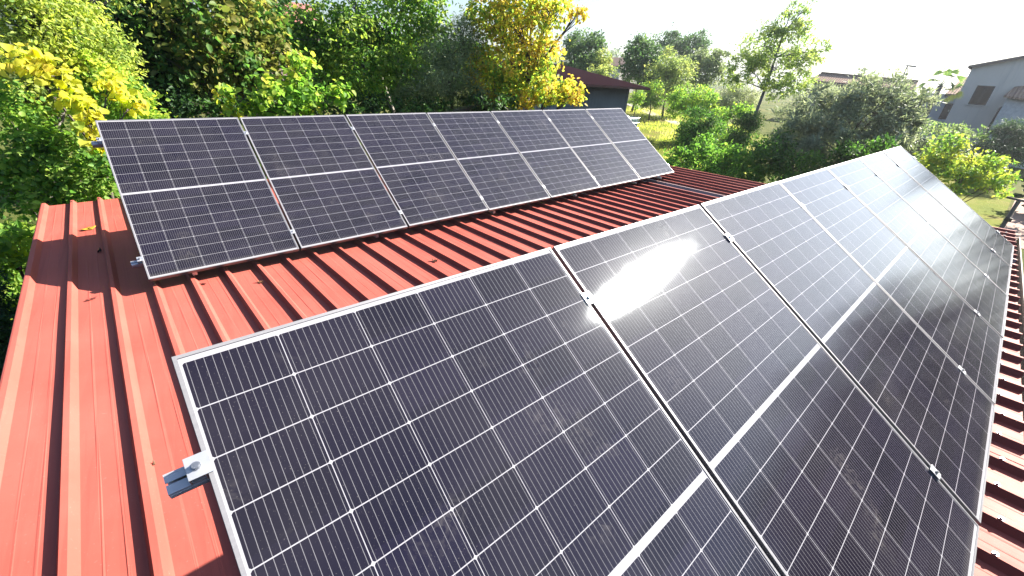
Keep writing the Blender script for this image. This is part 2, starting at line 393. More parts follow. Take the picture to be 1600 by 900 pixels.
gm = MB()
gm.v = [(x, y, ground_z(x, y)) for y in ys for x in xs]; nx = len(xs)
gm.f = [(j * nx + i, j * nx + i + 1, (j + 1) * nx + i + 1, (j + 1) * nx + i) for j in range(len(ys) - 1) for i in range(nx - 1)]
tag(gm.build('ground', mat_ground(), None, True), kind='structure')

def sheet(name, poly, mat, dz=0.012, step=1.0):
    """a flat area draped on the terrain, cut from a fine grid"""
    bm = bmesh.new(); vs = [bm.verts.new((x, y, 0)) for x, y in poly]; bm.faces.new(vs)
    x0, x1 = min(p[0] for p in poly), max(p[0] for p in poly); y0, y1 = min(p[1] for p in poly), max(p[1] for p in poly)
    for ax, a, b in ((0, x0, x1), (1, y0, y1)):
        k = math.ceil(a / 2 + 1e-6) * 2                    # the same 2 m grid lines as the ground
        while k < b:
            co = (k, 0, 0) if ax == 0 else (0, k, 0); no = (1, 0, 0) if ax == 0 else (0, 1, 0)
            bmesh.ops.bisect_plane(bm, geom=bm.verts[:] + bm.edges[:] + bm.faces[:], plane_co=co, plane_no=no); k += 2
    def tz(x, y):
        i = math.floor(x / 2) * 2; j = math.floor(y / 2) * 2; u = (x - i) / 2; v = (y - j) / 2
        a, b, c, d = ground_z(i, j), ground_z(i + 2, j), ground_z(i, j + 2), ground_z(i + 2, j + 2)
        return (a * (1 - u) + b * u) * (1 - v) + (c * (1 - u) + d * u) * v
    for v in bm.verts: v.co.z = tz(v.co.x, v.co.y) + dz
    me = bpy.data.meshes.new(name); bm.to_mesh(me); bm.free(); me.materials.append(mat)
    o = bpy.data.objects.new(name, me); COL.objects.link(o); return tag(o, kind='structure')

def mat_lawn():
    t = NT('sunlit_lawn'); p = t.pos(); a = t.noise(p, 0.5, 5, 0.65); b = t.noise(p, 9, 5, 0.7)
    c = t.ramp(a, [(0.3, (0.12, 0.17, 0.022)), (0.5, (0.20, 0.23, 0.03)), (0.62, (0.27, 0.24, 0.06)), (0.75, (0.34, 0.25, 0.12))])
    c = t.mix(t.rng(b, 0.35, 0.7, 0, .5), c, (0.09, 0.12, 0.02, 1))
    return t.pbr(c, 0.95, spec=0.1, bump=t.bump(b, 0.8, 0.05))
M_LAWN = mat_lawn()
sheet('lawn', [(20, 6.5), (38, 10), (44, 20), (47, 28), (40, 30), (33, 24), (22, 15)], M_LAWN)
sheet('lawn', [(22.5, -1.95), (34, -2.15), (42, -1.6), (44, 2.2), (30, 1.2), (22.5, 1.0)], M_LAWN)
M_PATH = simple('pale_gravel_path', (0.42, 0.38, 0.34), 0.95, 0, 0.2, 2, 0.4)
sheet('path', [(48.5, 31.0), (43.0, 25.6), (39.4, 21.9), (37.6, 18.6), (36.0, 14.2), (34.7, 14.0), (36.0, 18.6), (37.9, 21.4), (42.0, 26.6), (47.5, 32.2)], M_PATH, 0.020)
sheet('patio', [(22, -2.0), (33, -2.25), (34, -3.2), (33, -12), (22, -12)], simple('terracotta_paving', (0.40, 0.27, 0.21), 0.9, 0, 0.2, 1.5, 0.2), 0.016)

def hills():
    mb = MB(); rng = np.random.default_rng(5); n = 90; rows = []
    for r_, hf in ((420, 0.0), (560, .55), (720, 1.0), (900, .8), (1200, 0.0)):
        row = []
        for i in range(n + 1):
            a = R(-25) + R(150) * i / n
            h = (34 + 7 * math.sin(a * 5 + 1.3) + 3 * math.sin(a * 17)) * hf * min(max((a - R(24)) / R(14), 0), 1) ** .7
            row.append(len(mb.v)); mb.v.append((r_ * math.cos(a), r_ * math.sin(a), -3 + max(h, 0)))
        rows.append(row)
    for p, q in zip(rows, rows[1:]):
        for i in range(n): mb.f.append((p[i], p[i + 1], q[i + 1], q[i]))
    t = NT('wooded_hills'); pz = t.pos(); c = t.mix(t.noise(pz, 0.03, 6, 0.7), (0.05, 0.075, 0.03, 1), (0.12, 0.13, 0.06, 1))
    tag(mb.build('hills', t.pbr(c, 1.0, spec=0.0), None, True), kind='structure')
hills()

# ------------------------------------------------------------------ outbuilding with the red ribbed roof
RA = math.atan(0.026)                                    # the ribs run almost, not quite, square to the rows
def RP(a, b, h=0.0):
    x = -0.092 + a * math.cos(RA) - b * math.sin(RA); y = 3.1 + a * math.sin(RA) + b * math.cos(RA)
    return Vector((x, y, -1.215 + .008 * x - .022 * (y - 3.5) + h))
BX0, BX1, BY0, BY1 = -0.772, 9.29, -4.86, 3.43
garage = thing('outbuilding', 'outbuilding under the red ribbed metal roof that carries both rows of solar panels', 'outbuilding', (4.2, 2.4, -3.75))
def local(p, o): return Vector(p) - o.location
mb = MB(); prof = []
rs = random.Random(3)
k0 = -3
prof.append((BX0, 0.038))
for k in range(k0, 38):
    c = 0.25 * k
    if k > k0: prof += [(c - .031, 0.0)]
    prof += [(c - .013, .040), (c + .011, .040), (c + .036, 0.0)]
    if k < 37:
        for u in (0.098, 0.165): prof += [(c + u - .007, 0.0), (c + u - .003, .0008), (c + u + .003, .0008), (c + u + .007, 0.0)]
prof = [q for q in prof if BX0 <= q[0] <= BX1]; prof[0] = (BX0, .037)
bs = np.linspace(BY0, BY1, 22)
for b in bs:
    for a, h in prof: mb.v.append(tuple(local(RP(a, b, h + (rs.uniform(-.0012, .0012))), garage)))
n = len(prof)
for j in range(len(bs) - 1):
    for i in range(n - 1): mb.f.append((j * n + i, j * n + i + 1, (j + 1) * n + i + 1, (j + 1) * n + i))
roof = mb.build('roof', M_ROOF, garage)
mb = MB()                                                # foam core and drip edge closing the sheets below
def hexa(mb, a0, a1, b0, b1, h0, h1):
    P = [local(RP(a, b, h), garage) for h in (h0, h1) for a, b in ((a0, b0), (a1, b0), (a1, b1), (a0, b1))]
    i = len(mb.v); mb.v += [tuple(p) for p in P]
    mb.f += [tuple(i + k for k in q) for q in ((0, 3, 2, 1), (4, 5, 6, 7), (0, 1, 5, 4), (1, 2, 6, 5), (2, 3, 7, 6), (3, 0, 4, 7))]
hexa(mb, BX0 + .02, BX1 - .02, BY0 + .03, BY1 - .01, -.055, -.004); mb.build('roof_core', M_UNDER, roof)
for a_, b_ in ((BX0 - .006, BX0 - .001), (BX1 + .001, BX1 + .006)):
    mb = MB(); hexa(mb, a_, b_, BY0, BY1, -.075, .030); mb.build('verge_flashing', M_ROOF, roof)
mb = MB()
for i in range(13):                                       # half-round gutter along the near eave
    pass
gp = [(-.005, .0), (-.005, -.05), (-.03, -.10), (-.075, -.12), (-.12, -.10), (-.145, -.05), (-.145, -.012), (-.135, -.012), (-.135, -.05), (-.112, -.092), (-.075, -.11), (-.038, -.092), (-.015, -.05), (-.015, 0.)]
for a in (BX0, BX1):
    for b, h in gp: mb.v.append(tuple(local(RP(a, BY0 + .07 + b, h - .03), garage)))
m_ = len(gp)
for i in range(m_): mb.f.append((i, (i + 1) % m_, m_ + (i + 1) % m_, m_ + i))
mb.build('gutter', M_GUT, garage)
mb = MB()
w0, w1, v0, v1 = BX0 + .28, BX1 - .28, BY0 + .3, BY1 - .25
for (a0, b0, a1, b1) in ((w0, v0, w1, v0), (w1, v0, w1, v1), (w1, v1, w0, v1), (w0, v1, w0, v0)):
    p, q = RP(a0, b0), RP(a1, b1); zt = (-.058)
    P = [Vector((p.x, p.y, -3.75)), Vector((q.x, q.y, -3.75)), Vector((q.x, q.y, q.z + zt)), Vector((p.x, p.y, p.z + zt))]
    mb.quad(*[local(x, garage) for x in P])
mb.build('wall', M_STUCCO, garage)
mb = MB(); p = RP(w0, .5); mb.box((-.06, -.5, .1), (.02, .5, 2.1), Matrix.Translation(local((p.x, p.y, -3.75), garage))); dr = mb.build('door', M_DOORP, garage)
mb = MB(); mb.box((-.11, -.42, 1.05), (-.06, -.39, 1.17), Matrix.Translation(local((p.x, p.y, -3.75), garage))); mb.build('handle', M_STEEL, dr)
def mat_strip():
    t = NT('pale_lap_sheet'); p_ = t.obj(); nz = t.noise(t.mapping(p_, (9, .8, 1)), 2, 4)
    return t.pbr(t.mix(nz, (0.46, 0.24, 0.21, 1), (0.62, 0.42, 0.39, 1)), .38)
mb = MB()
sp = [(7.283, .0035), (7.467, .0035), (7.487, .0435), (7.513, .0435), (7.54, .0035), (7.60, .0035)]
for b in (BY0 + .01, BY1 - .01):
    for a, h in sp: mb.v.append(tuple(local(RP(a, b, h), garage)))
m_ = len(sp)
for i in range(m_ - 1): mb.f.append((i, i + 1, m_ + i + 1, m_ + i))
mb.build('lap_strip', mat_strip(), roof)  # pale pink strip lying over one pan and rib
# roof screws with washers on the rib tops along the near eave and the back edge
def screw(a, b):
    mb = MB(); o = RP(a, b, .0405); o = local(o, garage)
    mb.tube([o, o + Vector((0, 0, .003))], .011, 10); mb.tube([o + Vector((0, 0, .003)), o + Vector((0, 0, .010))], .0055, 6)
    return mb
for k in range(2, 37): screw(.25 * k - .001, BY0 + (.115 if k % 2 else .10)).build('roof_screw', M_STEEL, roof)
for k in range(-2, 4): screw(.25 * k - .001, BY1 - .10).build('roof_screw', M_GUT, roof)

# ------------------------------------------------------------------ solar panels
def build_panel(name, label, group, M):
    root = thing(name, label, 'solar panel', group=group, mat=M)
    # frame: mitred hollow section as one swept ring; local x along the row, y up the slope, z out of the glass
    mb = MB(); W, L, D = PW, PL, PD
    sec = [(0.0008, 0.0), (0.0085, 0.0), (0.0085, -.0022), (0.0020, -.0045), (0.0020, -D + .002), (0.030, -D + .002), (0.030, -D), (0.0, -D), (0.0, -.0008)]
    rings = []
    for i, (ins, z) in enumerate(sec):
        k = len(mb.v); mb.v += [(ins, -ins, z), (W - ins, -ins, z), (W - ins, -L + ins, z), (ins, -L + ins, z)]; rings.append(k)
    m_ = len(sec)
    for i in range(m_):
        a, b = rings[i], rings[(i + 1) % m_]
        for j in range(4): mb.f.append((a + j, b + j, b + (j + 1) % 4, a + (j + 1) % 4))
    fr = mb.build('frame', M_ALU, root)
    # glass laminate, 3 mm slab; its top face carries the UVs in metres
    g = 0.0060; zt, zb = -.0023, -.0042
    me = bpy.data.meshes.new('glass')
    me.from_pydata([(g, -g, zt), (W - g, -g, zt), (W - g, -L + g, zt), (g, -L + g, zt), (g, -g, zb), (W - g, -g, zb), (W - g, -L + g, zb), (g, -L + g, zb)], [],
                   [(3, 2, 1, 0), (0, 1, 5, 4), (1, 2, 6, 5), (2, 3, 7, 6), (3, 0, 4, 7)])
    uv = me.uv_layers.new(name='UVMap')
    for lp in me.loops:
        c = me.vertices[lp.vertex_index].co; uv.data[lp.index].uv = (c.x, -c.y)
    me.materials.append(M_CELL); go = bpy.data.objects.new('glass', me); COL.objects.link(go); go.parent = root
    mb = MB(); mb.quad((g, -g, zb - .0005), (g, -L + g, zb - .0005), (W - g, -L + g, zb - .0005), (W - g, -g, zb - .0005)); mb.build('backsheet', M_BACK, root)
    mb = MB(); mb.box((W / 2 - .06, -L / 2 - .04, -.026), (W / 2 + .06, -L / 2 + .04, -.006)); mb.build('junction_box', M_JBOX, root)
    return root
def copy_tree(o, parent=None):
    c = o.copy(); COL.objects.link(c)
    if parent is not None: c.parent = parent
    for ch in o.children: copy_tree(ch, c)
    return c
tl = R(32.5); PITCH = 1.152
def frame_matrix(o, u, v):
    u = Vector(u).normalized(); v = Vector(v); v = (v - u * v.dot(u)).normalized(); y = -v; z = u.cross(y)
    return Matrix(((u.x, y.x, z.x, o[0]), (u.y, y.y, z.y, o[1]), (u.z, y.z, z.z, o[2]), (0, 0, 0, 1)))
MF = frame_matrix((0, 0, 0), (1, 0, 0), (0, -math.cos(tl), -math.sin(tl)))
MBK = frame_matrix((-0.12875, 4.57083, -0.08281), (0.999917, 0.00112, 0.012806), (0.0081276, -0.826903, -0.562286))
lab_f = ['nearest solar panel of the front row, a rail end sticking out at its left edge',
         'second solar panel of the front row, white sun glare on its upper half',
         'third solar panel of the front row, small warm glint at its upper corner',
         'fourth solar panel of the front row, the middle one of seven',
         'fifth solar panel of the front row, third from the far end',
         'sixth solar panel of the front row, second from the far end',
         'last solar panel at the far end of the front row, palest of all']
lab_b = ['first solar panel of the back row, at its left end beside the yellow vine',
         'second solar panel of the back row, below the hanging grape vine',
         'third solar panel of the back row, below the large mid green tree',
         'fourth solar panel of the back row, the middle one of seven',
         'fifth solar panel of the back row, below the left of the golden tree',
         'sixth solar panel of the back row, second from its right end',
         'last solar panel at the right end of the back row, beside the lawn']
first = None
for Mx, labs, grp, gap in ((MF, lab_f, 'solar panels of the front row', 0), (MBK, lab_b, 'solar panels of the back row', 1)):
    for k, lb in enumerate(labs):
        rj = random.Random(k + 20 * gap)
        Mk = Mx @ Matrix.Translation((k * PITCH, 0, rj.uniform(-.0015, .0015))) @ Matrix.Rotation(R(rj.uniform(-.12, .12)), 4, 'X') @ Matrix.Rotation(R(rj.uniform(-.12, .12)), 4, 'Y')
        if first is None: first = build_panel('solar_panel', lb, grp, Mk); p_ = first
        else: p_ = copy_tree(first); p_.matrix_world = Mk
        tag(p_, lb, 'solar panel', grp)

# rails with their clamps, tilt frames
def rail(label, Mx, v, grp, x0, x1):
    root = thing('mounting_rail', label, 'mounting rail', group=grp, mat=Mx @ Matrix.Translation((0, -v, 0)))
    mb = MB(); y0, y1, zt, zb = -.02, .02, -PD - .001, -PD - .041
    # slotted extrusion: two webs, floor, two lips
    for lo, hi in (((x0, y0, zb), (x1, y0 + .004, zt)), ((x0, y1 - .004, zb), (x1, y1, zt)), ((x0, y0 + .0042, zb), (x1, y1 - .0042, zb + .004)),
                   ((x0, y0 + .0042, zt - .0045), (x1, -.0025, zt - .0005)), ((x0, .0025, zt - .0045), (x1, y1 - .0042, zt - .0005)),
                   ((x0, y0 - .0025, zb + .012), (x1, y0 - .0003, zb + .016)), ((x0, y0 - .0025, zb + .026), (x1, y0 - .0003, zb + .030))): mb.box(lo, hi)
    mb.build('rail_profile', M_RAIL, root)
    def bolt(x, par):
        b = MB(); b.tube([(x, 0, .0036), (x, 0, .0050)], .0085, 14); b.tube([(x, 0, .0050), (x, 0, .0125)], .0062, 14)
        b.tube([(x, 0, .0126), (x, 0, .0128)], .0030, 6); b.build('bolt', M_STEEL, par)
    for k in range(1, 7):
        xm = k * PITCH - (PITCH - PW) / 2
        mb = MB(); mb.box((xm - .021, -.024, .0008), (xm + .021, .024, .0036)); mb.box((xm - .0075, -.024, -PD), (xm - .0045, .024, .0006)); mb.box((xm + .0045, -.024, -PD), (xm + .0075, .024, .0006))
        c = mb.build('mid_clamp', M_RAIL, root, bevel=.0006); bolt(xm, c)
    for s, xe in ((-1, 0.0), (1, 6 * PITCH + PW)):
        mb = MB(); a, b = sorted((xe - s * .011, xe + s * .030)); mb.box((a, -.022, .0008), (b, .022, .0036))
        a, b = sorted((xe + s * .0010, xe + s * .0040)); mb.box((a, -.022, -PD), (b, .022, .0006))
        a, b = sorted((xe + s * .0270, xe + s * .0298)); mb.box((a, -.022, -PD), (b, .022, .0006))
        c = mb.build('end_clamp', M_RAIL, root, bevel=.0006); bolt(xe + s * .014, c)
    return root
FX1 = 6 * PITCH + PW + .06
rail('upper mounting rail of the front row, its end sticking out left of the nearest panel', MF, .237, 'aluminium mounting rails', -.066, FX1)
rail('lower mounting rail of the front row, its clamps showing near the right roof edge', MF, 1.554, 'aluminium mounting rails', -.066, FX1)
rail('upper mounting rail of the back row, its end against the yellow vine', MBK, .24, 'aluminium mounting rails', -.075, FX1)
rail('lower mounting rail of the back row, its end showing against the shaded roof', MBK, 1.582, 'aluminium mounting rails', -.075, FX1)

def roof_z(x, y): return -1.215 + .008 * x - .022 * (y - 3.5)
def tilt_frame(Mx, x, label, grp):
    zr = -PD - .043
    A = Mx @ Vector((x, -.10, zr - .02)); B_ = Mx @ Vector((x, -1.70, zr - .02))
    base = Vector((A.x, A.y, roof_z(A.x, A.y) + .043))
    root = thing('tilt_frame', label, 'tilt frame', base, grp)
    L_ = lambda p: Vector(p) - base
    f0 = Vector((A.x, A.y + .06, roof_z(A.x, A.y + .06) + .06)); f1 = Vector((B_.x, B_.y - .05, roof_z(B_.x, B_.y) + .06))
    mb = MB(); mb.bar(L_(f0), L_(f1), .035, .03); mb.build('base_bar', M_RAIL, root)
    mb = MB(); mb.bar(L_(A), L_(B_), .035, .035); mb.build('sloped_bar', M_RAIL, root)
    s = Mx @ Vector((x, -.25, zr - .04)); mb = MB(); mb.bar(L_((s.x + .03, s.y, s.z)), L_((s.x + .03, s.y, roof_z(s.x, s.y) + .045)), .03, .03, (1, 0, 0)); mb.build('rear_leg', M_RAIL, root)
    s = Mx @ Vector((x, -1.05, zr - .04)); mb = MB(); mb.bar(L_((s.x + .03, s.y, s.z)), L_((s.x + .03, s.y, roof_z(s.x, s.y) + .045)), .03, .03, (1, 0, 0)); mb.build('middle_leg', M_RAIL, root)
for Mx, nm, other in ((MF, 'front', 'near'), (MBK, 'back', 'left')):
    for i, x in enumerate((.30, 1.95, 3.60, 5.25, 6.90, 7.75)):
        w_ = ('first', 'second', 'third', 'fourth', 'fifth', 'last')[i]
        tilt_frame(Mx, x, f'{w_} triangular aluminium tilt frame under the {nm} row, counted from its {other} end', f'tilt frames under the {nm} row')

# ------------------------------------------------------------------ leaves and bits lying on the roof
def roof_leaf(name, label, x, y, size, col, curl, rz, asp=.8, lobed=False):
    t = NT(name + '_tone'); p = t.obj(); c = t.mix(t.noise(p, 40, 4), (*col, 1), (col[0] * .6, col[1] * .5, col[2] * .5, 1)); m = t.pbr(c, .7)
    bm = bmesh.new(); n = 22; rows = []
    for ring in range(4):
        r_ = ring / 3
        row = []
        for i in range(n):
            a = 2 * math.pi * i / n
            rr = size * .5 * r_ * (1 + (.28 * math.cos(5 * a) if lobed else .08 * math.sin(3 * a + 1)) * r_)
            px, py = rr * math.cos(a), rr * asp * math.sin(a)
            row.append(bm.verts.new((px, py, .006 + curl * (px * px * 5 + py * py * 2 + .15 * px * math.sin(3 * a)) + .002)))
        rows.append(row)
    for q, s in zip(rows[1:], rows[2:]):
        for i in range(n): bm.faces.new((q[i], q[(i + 1) % n], s[(i + 1) % n], s[i]))
    bm.faces.new(rows[1])
    bmesh.ops.delete(bm, geom=rows[0], context='VERTS')
    me = bpy.data.meshes.new(name); bm.to_mesh(me); bm.free(); me.materials.append(m)
    for f_ in me.polygons: f_.use_smooth = True
    o = bpy.data.objects.new(name, me); COL.objects.link(o); o.location = (x, y, roof_z(x, y)); o.rotation_euler = (0, 0, rz)
    sm = o.modifiers.new('thickness', 'SOLIDIFY'); sm.thickness = .0006
    return tag(o, label, 'fallen leaf', 'fallen leaves on the roof')
roof_leaf('fallen_leaf', 'bright yellow fallen leaf on the red roof near its upper left corner', -.524, 5.204, .115, (.62, .42, .03), .6, .4, .75, True)
roof_leaf('fallen_leaf', 'curled brown dead leaf on the roof between the two panel rows', 2.05, 2.336, .065, (.16, .06, .03), 3.2, 1.9, .7)
roof_leaf('fallen_leaf', 'small brown curled leaf on the roof left of the nearest front panel', -.259, 1.051, .034, (.20, .10, .06), 5.0, .7, .45)
roof_leaf('fallen_leaf', 'tan dry leaf on the roof below the gap of the first two back panels', .594, 2.801, .055, (.36, .17, .08), 2.6, 2.2, .5)
roof_leaf('fallen_leaf', 'flat reddish leaf lying just below the panel shadow at the left', -.483, 3.215, .075, (.30, .06, .045), .5, .3, .35)
roof_leaf('fallen_leaf', 'dark curled leaf inside the panel shadow at the left', -.433, 4.362, .06, (.05, .02, .02), 3.5, 1.2, .4)
roof_leaf('fallen_leaf', 'dull red leaf on the pan below the lower corner of the first back panel', .213, 3.035, .06, (.27, .05, .04), .5, 2.6, .4)
roof_leaf('fallen_leaf', 'tiny dark bit of leaf beside the second rib at the lower left', -.53, 1.0, .022, (.10, .04, .03), 3.0, .2, .4)

# ------------------------------------------------------------------ dark red shed beyond the autumn tree
E2 = Vector((28.81, 17.16, 0.05)); se = Vector((-0.9523, 0.3052, 0)); sv = Vector((0.3052, 0.9523, 0)); gzs = ground_z(29, 19) - .1
shed = thing('shed', 'shed with dark red roof and grey green ribbed wall behind the golden autumn tree', 'shed', (E2.x, E2.y, gzs))
def SP_(a, b, h): return E2 + se * a + sv * b + Vector((0, 0, h)) - shed.location
mb = MB(); SL, SV, SH = 10.0, 13.0, 1.25
na = int(SL / .125)
for b, hb in ((0, 0), (SV, SH)):
    for i in range(na * 2 + 1):
        mb.v.append(tuple(SP_(i * SL / (na * 2), b, hb + (.03 if i % 2 else -.03))))
n2 = na * 2 + 1
for i in range(n2 - 1): mb.f.append((i, i + 1, n2 + i + 1, n2 + i))
k = len(mb.v); mb.v += [tuple(SP_(a, b, SH * b / SV - .10)) for a, b in ((0, 0), (SL, 0), (SL, SV), (0, SV))]; mb.f.append((k + 3, k + 2, k + 1, k))
sroof = mb.build('roof', mat_roof('dark_red_roof', (0.25, 0.052, 0.034), (0.28, 0.08, 0.055)), shed)
mb = MB(); mb.bar(SP_(0, -.02, -.07), SP_(SL, -.02, -.07), .03, .12); mb.bar(SP_(-.02, 0, -.07), SP_(-.02, SV, SH - .07), .03, .12); mb.build('fascia', simple('dark_fascia', (0.10, 0.03, 0.028), .6), sroof)
mb = MB(); nw = 34
zw = gzs - shed.location.z
for i in range(nw * 2 + 1):
    a = .9 + (SL - 1.6) * i / (nw * 2); dy = .09 if i % 2 else -.09
    p = SP_(a, 1.2 + dy, 0); mb.v += [(p.x, p.y, .55 + zw), (p.x, p.y, SP_(a, 1.2, SH * 1.2 / SV - .12).z)]
for i in range(nw * 2): mb.f.append((2 * i, 2 * i + 2, 2 * i + 3, 2 * i + 1))
mb.build('wall', simple('grey_green_sheet', (0.58, 0.63, 0.60), .55, 0, .15, .7), shed)
mb = MB(); p0, p1 = SP_(.9, 1.25, 0), SP_(.9, SV - 1, 0)
mb.quad((p0.x, p0.y, .55), (p1.x, p1.y, .55), (p1.x, p1.y, SP_(.9, SV - 1, SH * .9 - .12).z), (p0.x, p0.y, SP_(.9, 1.25, -.0).z)); mb.build('side_wall', simple('pale_side_sheet', (0.45, 0.47, 0.45), .6), shed)
for a in (.9, 3.6, 6.3, 9.2):
    for b in (1.32, SV - 1):
        mb = MB(); p = SP_(a + .06, b, 0); mb.box((p.x - .06, p.y - .06, 0), (p.x + .06, p.y + .06, SP_(a, b, SH * b / SV - .14).z)); mb.build('post', simple('shed_post', (0.2, .18, .16), .8) if 'shed_post' not in bpy.data.materials else bpy.data.materials['shed_post'], shed)
# things stored under the shed: a pale tank and two crates
def in_shed(a, b): p = SP_(a, b, 0) + shed.location; return p.x, p.y, ground_z(p.x, p.y)
x, y, z = 19.85, 12.6, ground_z(19.85, 12.6)
tank = thing('water_tank', 'pale plastic water tank in a metal cage beyond the right end of the back row', 'water tank', (x, y, z))
M_CAGE = simple('galvanised_cage', (0.55, 0.57, 0.58), .4, .8); M_TANK = simple('cloudy_plastic', (0.36, 0.50, 0.47), .35, 0, .25, 2)
mb = MB(); mb.box((-.55, -.45, 1.15), (.55, .45, 2.15)); body = mb.build('tank_body', M_TANK, tank, bevel=.08)
mb = MB(); mb.tube([(0, 0, 2.15), (0, 0, 2.22)], .12, 16); mb.build('cap', M_JBOX, body)
mb = MB()
for zc in (1.16, 1.42, 1.68, 1.94, 2.18):
    for p, q in (((-.58, -.48), (.58, -.48)), ((.58, -.48), (.58, .48)), ((.58, .48), (-.58, .48)), ((-.58, .48), (-.58, -.48))): mb.tube([(*p, zc), (*q, zc)], .012, 6)
for i in range(6):
    for p in ((-.58 + i * .232, -.482), (-.58 + i * .232, .482)): mb.tube([(*p, 1.12), (*p, 2.2)], .012, 6)
for i in range(5):
    for p in ((-.582, -.48 + i * .24), (.582, -.48 + i * .24)): mb.tube([(*p, 1.12), (*p, 2.2)], .012, 6)
mb.build('cage', M_CAGE, tank)
mb = MB()
for px_ in (-.5, .5):
    for py_ in (-.4, .4): mb.box((px_ - .05, py_ - .05, 0), (px_ + .05, py_ + .05, 1.05))
mb.box((-.6, -.5, 1.052), (.6, .5, 1.11)); mb.build('stand', simple('stand_timber', (.3, .24, .18), .9), tank)
def crate(label, a, b, sz, col, lift):
    x, y, z = in_shed(a, b); o = thing('storage_crate', label, 'crate', (x, y, z + lift), 'crates stored under the shed roof')
    mt = simple(label[:12].replace(' ', '_') + '_crate', col, .6); mb = MB(); s = sz / 2
    mb.box((-s, -s * .7, 0), (s, s * .7, .04))
    for q in range(4):
        zz = .06 + q * .13
        mb.bar((-s, -s * .7, zz), (s, -s * .7, zz), .03, .10); mb.bar((-s, s * .7, zz), (s, s * .7, zz), .03, .10)
        mb.bar((-s, -s * .66, zz), (-s, s * .66, zz), .03, .10); mb.bar((s, -s * .66, zz), (s, s * .66, zz), .03, .10)
    mb.build('slats', mt, o); mb = MB(); mb.box((-s - .02, -s * .7 - .02, .56), (s + .02, s * .7 + .02, .60)); mb.build('lid', mt, o)
tb = thing('work_bench', 'long dark bench along the foot of the shed wall carrying two pale crates', 'bench', in_shed(5.0, .55), None)
mb = MB(); d_ = se * 3.4; q_ = Vector((0, 0, .85)); mb.bar(q_ - d_, q_ + d_, .7, .06); mb.build('bench_top', M_DOORP, tb)
for s in (-3.1, -1, 1, 3.1):
    mb = MB(); p = se * s; mb.box((p.x - .05, p.y - .05, 0), (p.x + .05, p.y + .05, .815)); mb.build('leg', M_DOORP, tb)
crate('pale blue grey crate at the left end of the bench under the shed', 6.6, .55, 1.5, (.55, .57, .62), .9 + .0)
crate('white crate with open slats right of the pale blue grey crate', 4.8, .55, 1.2, (.68, .68, .66), .9 + .0)

# ------------------------------------------------------------------ houses at the right and far behind
HS = 1.456
def HP(y, z): return 48.0, CAM.y + (y - CAM.y) * HS, CAM.z + (z - CAM.z) * HS
house = thing('grey_house', 'grey white house with dark shuttered window and sloping roof at the right border', 'house', (48.0, 0, ground_z(48, 0)))
hl = house.location
M_RENDER = None
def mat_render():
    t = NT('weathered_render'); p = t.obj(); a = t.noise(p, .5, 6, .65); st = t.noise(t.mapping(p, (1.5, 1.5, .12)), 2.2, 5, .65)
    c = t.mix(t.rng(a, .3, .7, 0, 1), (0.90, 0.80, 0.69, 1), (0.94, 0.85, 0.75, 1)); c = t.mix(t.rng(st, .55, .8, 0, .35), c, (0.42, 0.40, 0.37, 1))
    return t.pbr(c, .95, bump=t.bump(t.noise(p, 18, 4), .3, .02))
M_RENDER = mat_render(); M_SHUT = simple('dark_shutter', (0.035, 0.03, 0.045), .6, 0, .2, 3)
def mat_tiles():
    t = NT('clay_tiles'); p = t.obj(); wv = t.n('ShaderNodeTexWave'); wv.wave_type = 'BANDS'; wv.bands_direction = 'Y'; t.set(wv.inputs[0], p); wv.inputs['Scale'].default_value = 1.6; wv.inputs['Distortion'].default_value = .6
    c = t.mix(t.noise(p, 3, 5, .7), (0.40, 0.22, 0.15, 1), (0.62, 0.44, 0.33, 1)); c = t.mix(t.math('MULTIPLY', wv.outputs[1], .6), c, (0.2, 0.11, 0.08, 1))
    return t.pbr(c, .9, bump=t.bump(wv.outputs[1], .8, .08))
M_TILE = mat_tiles(); M_EAVE = simple('dark_eave', (0.16, 0.13, 0.13), .7)
X0, yl, zl = HP(1.74, 2.18); _, yr, zr_ = HP(-3.2, 3.62); zg = hl.z - .1
_, wy1, wz1 = HP(1.225, 1.415); _, wy0, wz0 = HP(.575, .54)
ya = yr
def wall_with_hole(mb, X, y0, y1, zb, ztop, hy0, hy1, hz0, hz1, th=.35):
    """gable wall in the plane X, built as strips round a real opening with reveals"""
    zt = lambda y: ztop(y)
    for a, b, lo, hi in ((y0, hy0, None, None), (hy1, y1, None, None)): mb.quad((X, a, zb), (X, b, zb), (X, b, zt(b)), (X, a, zt(a)))
    mb.quad((X, hy0, zb), (X, hy1, zb), (X, hy1, hz0), (X, hy0, hz0)); mb.quad((X, hy0, hz1), (X, hy1, hz1), (X, hy1, zt(hy1)), (X, hy0, zt(hy0)))
    for p, q in (((hy0, hz0), (hy1, hz0)), ((hy1, hz0), (hy1, hz1)), ((hy1, hz1), (hy0, hz1)), ((hy0, hz1), (hy0, hz0))): mb.quad((X, *p), (X, *q), (X + th, *q), (X + th, *p))
mb = MB(); zt = lambda y: zl + (zr_ - zl) * (yl - y) / (yl - yr) if y > yr else zr_
wall_with_hole(mb, 0, yr, yl, zg - hl.z, lambda y: zt(y) - hl.z, wy0, wy1, wz0 - hl.z, wz1 - hl.z)
mb.quad((0, yl, zg - hl.z), (10, yl, zg - hl.z), (10, yl, zl - hl.z), (0, yl, zl - hl.z)); mb.quad((0, yr, zg - hl.z), (0, yr, zr_ - hl.z), (10, yr, zr_ - hl.z), (10, yr, zg - hl.z))
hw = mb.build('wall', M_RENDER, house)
mb = MB(); a, b = Vector((-.35, yl + .22, zl - .04 - hl.z)), Vector((-.35, yr - .3, zr_ + .06 - hl.z))
dvec = Vector((10.8, 0, 0)); up = Vector((0, 0, .16))
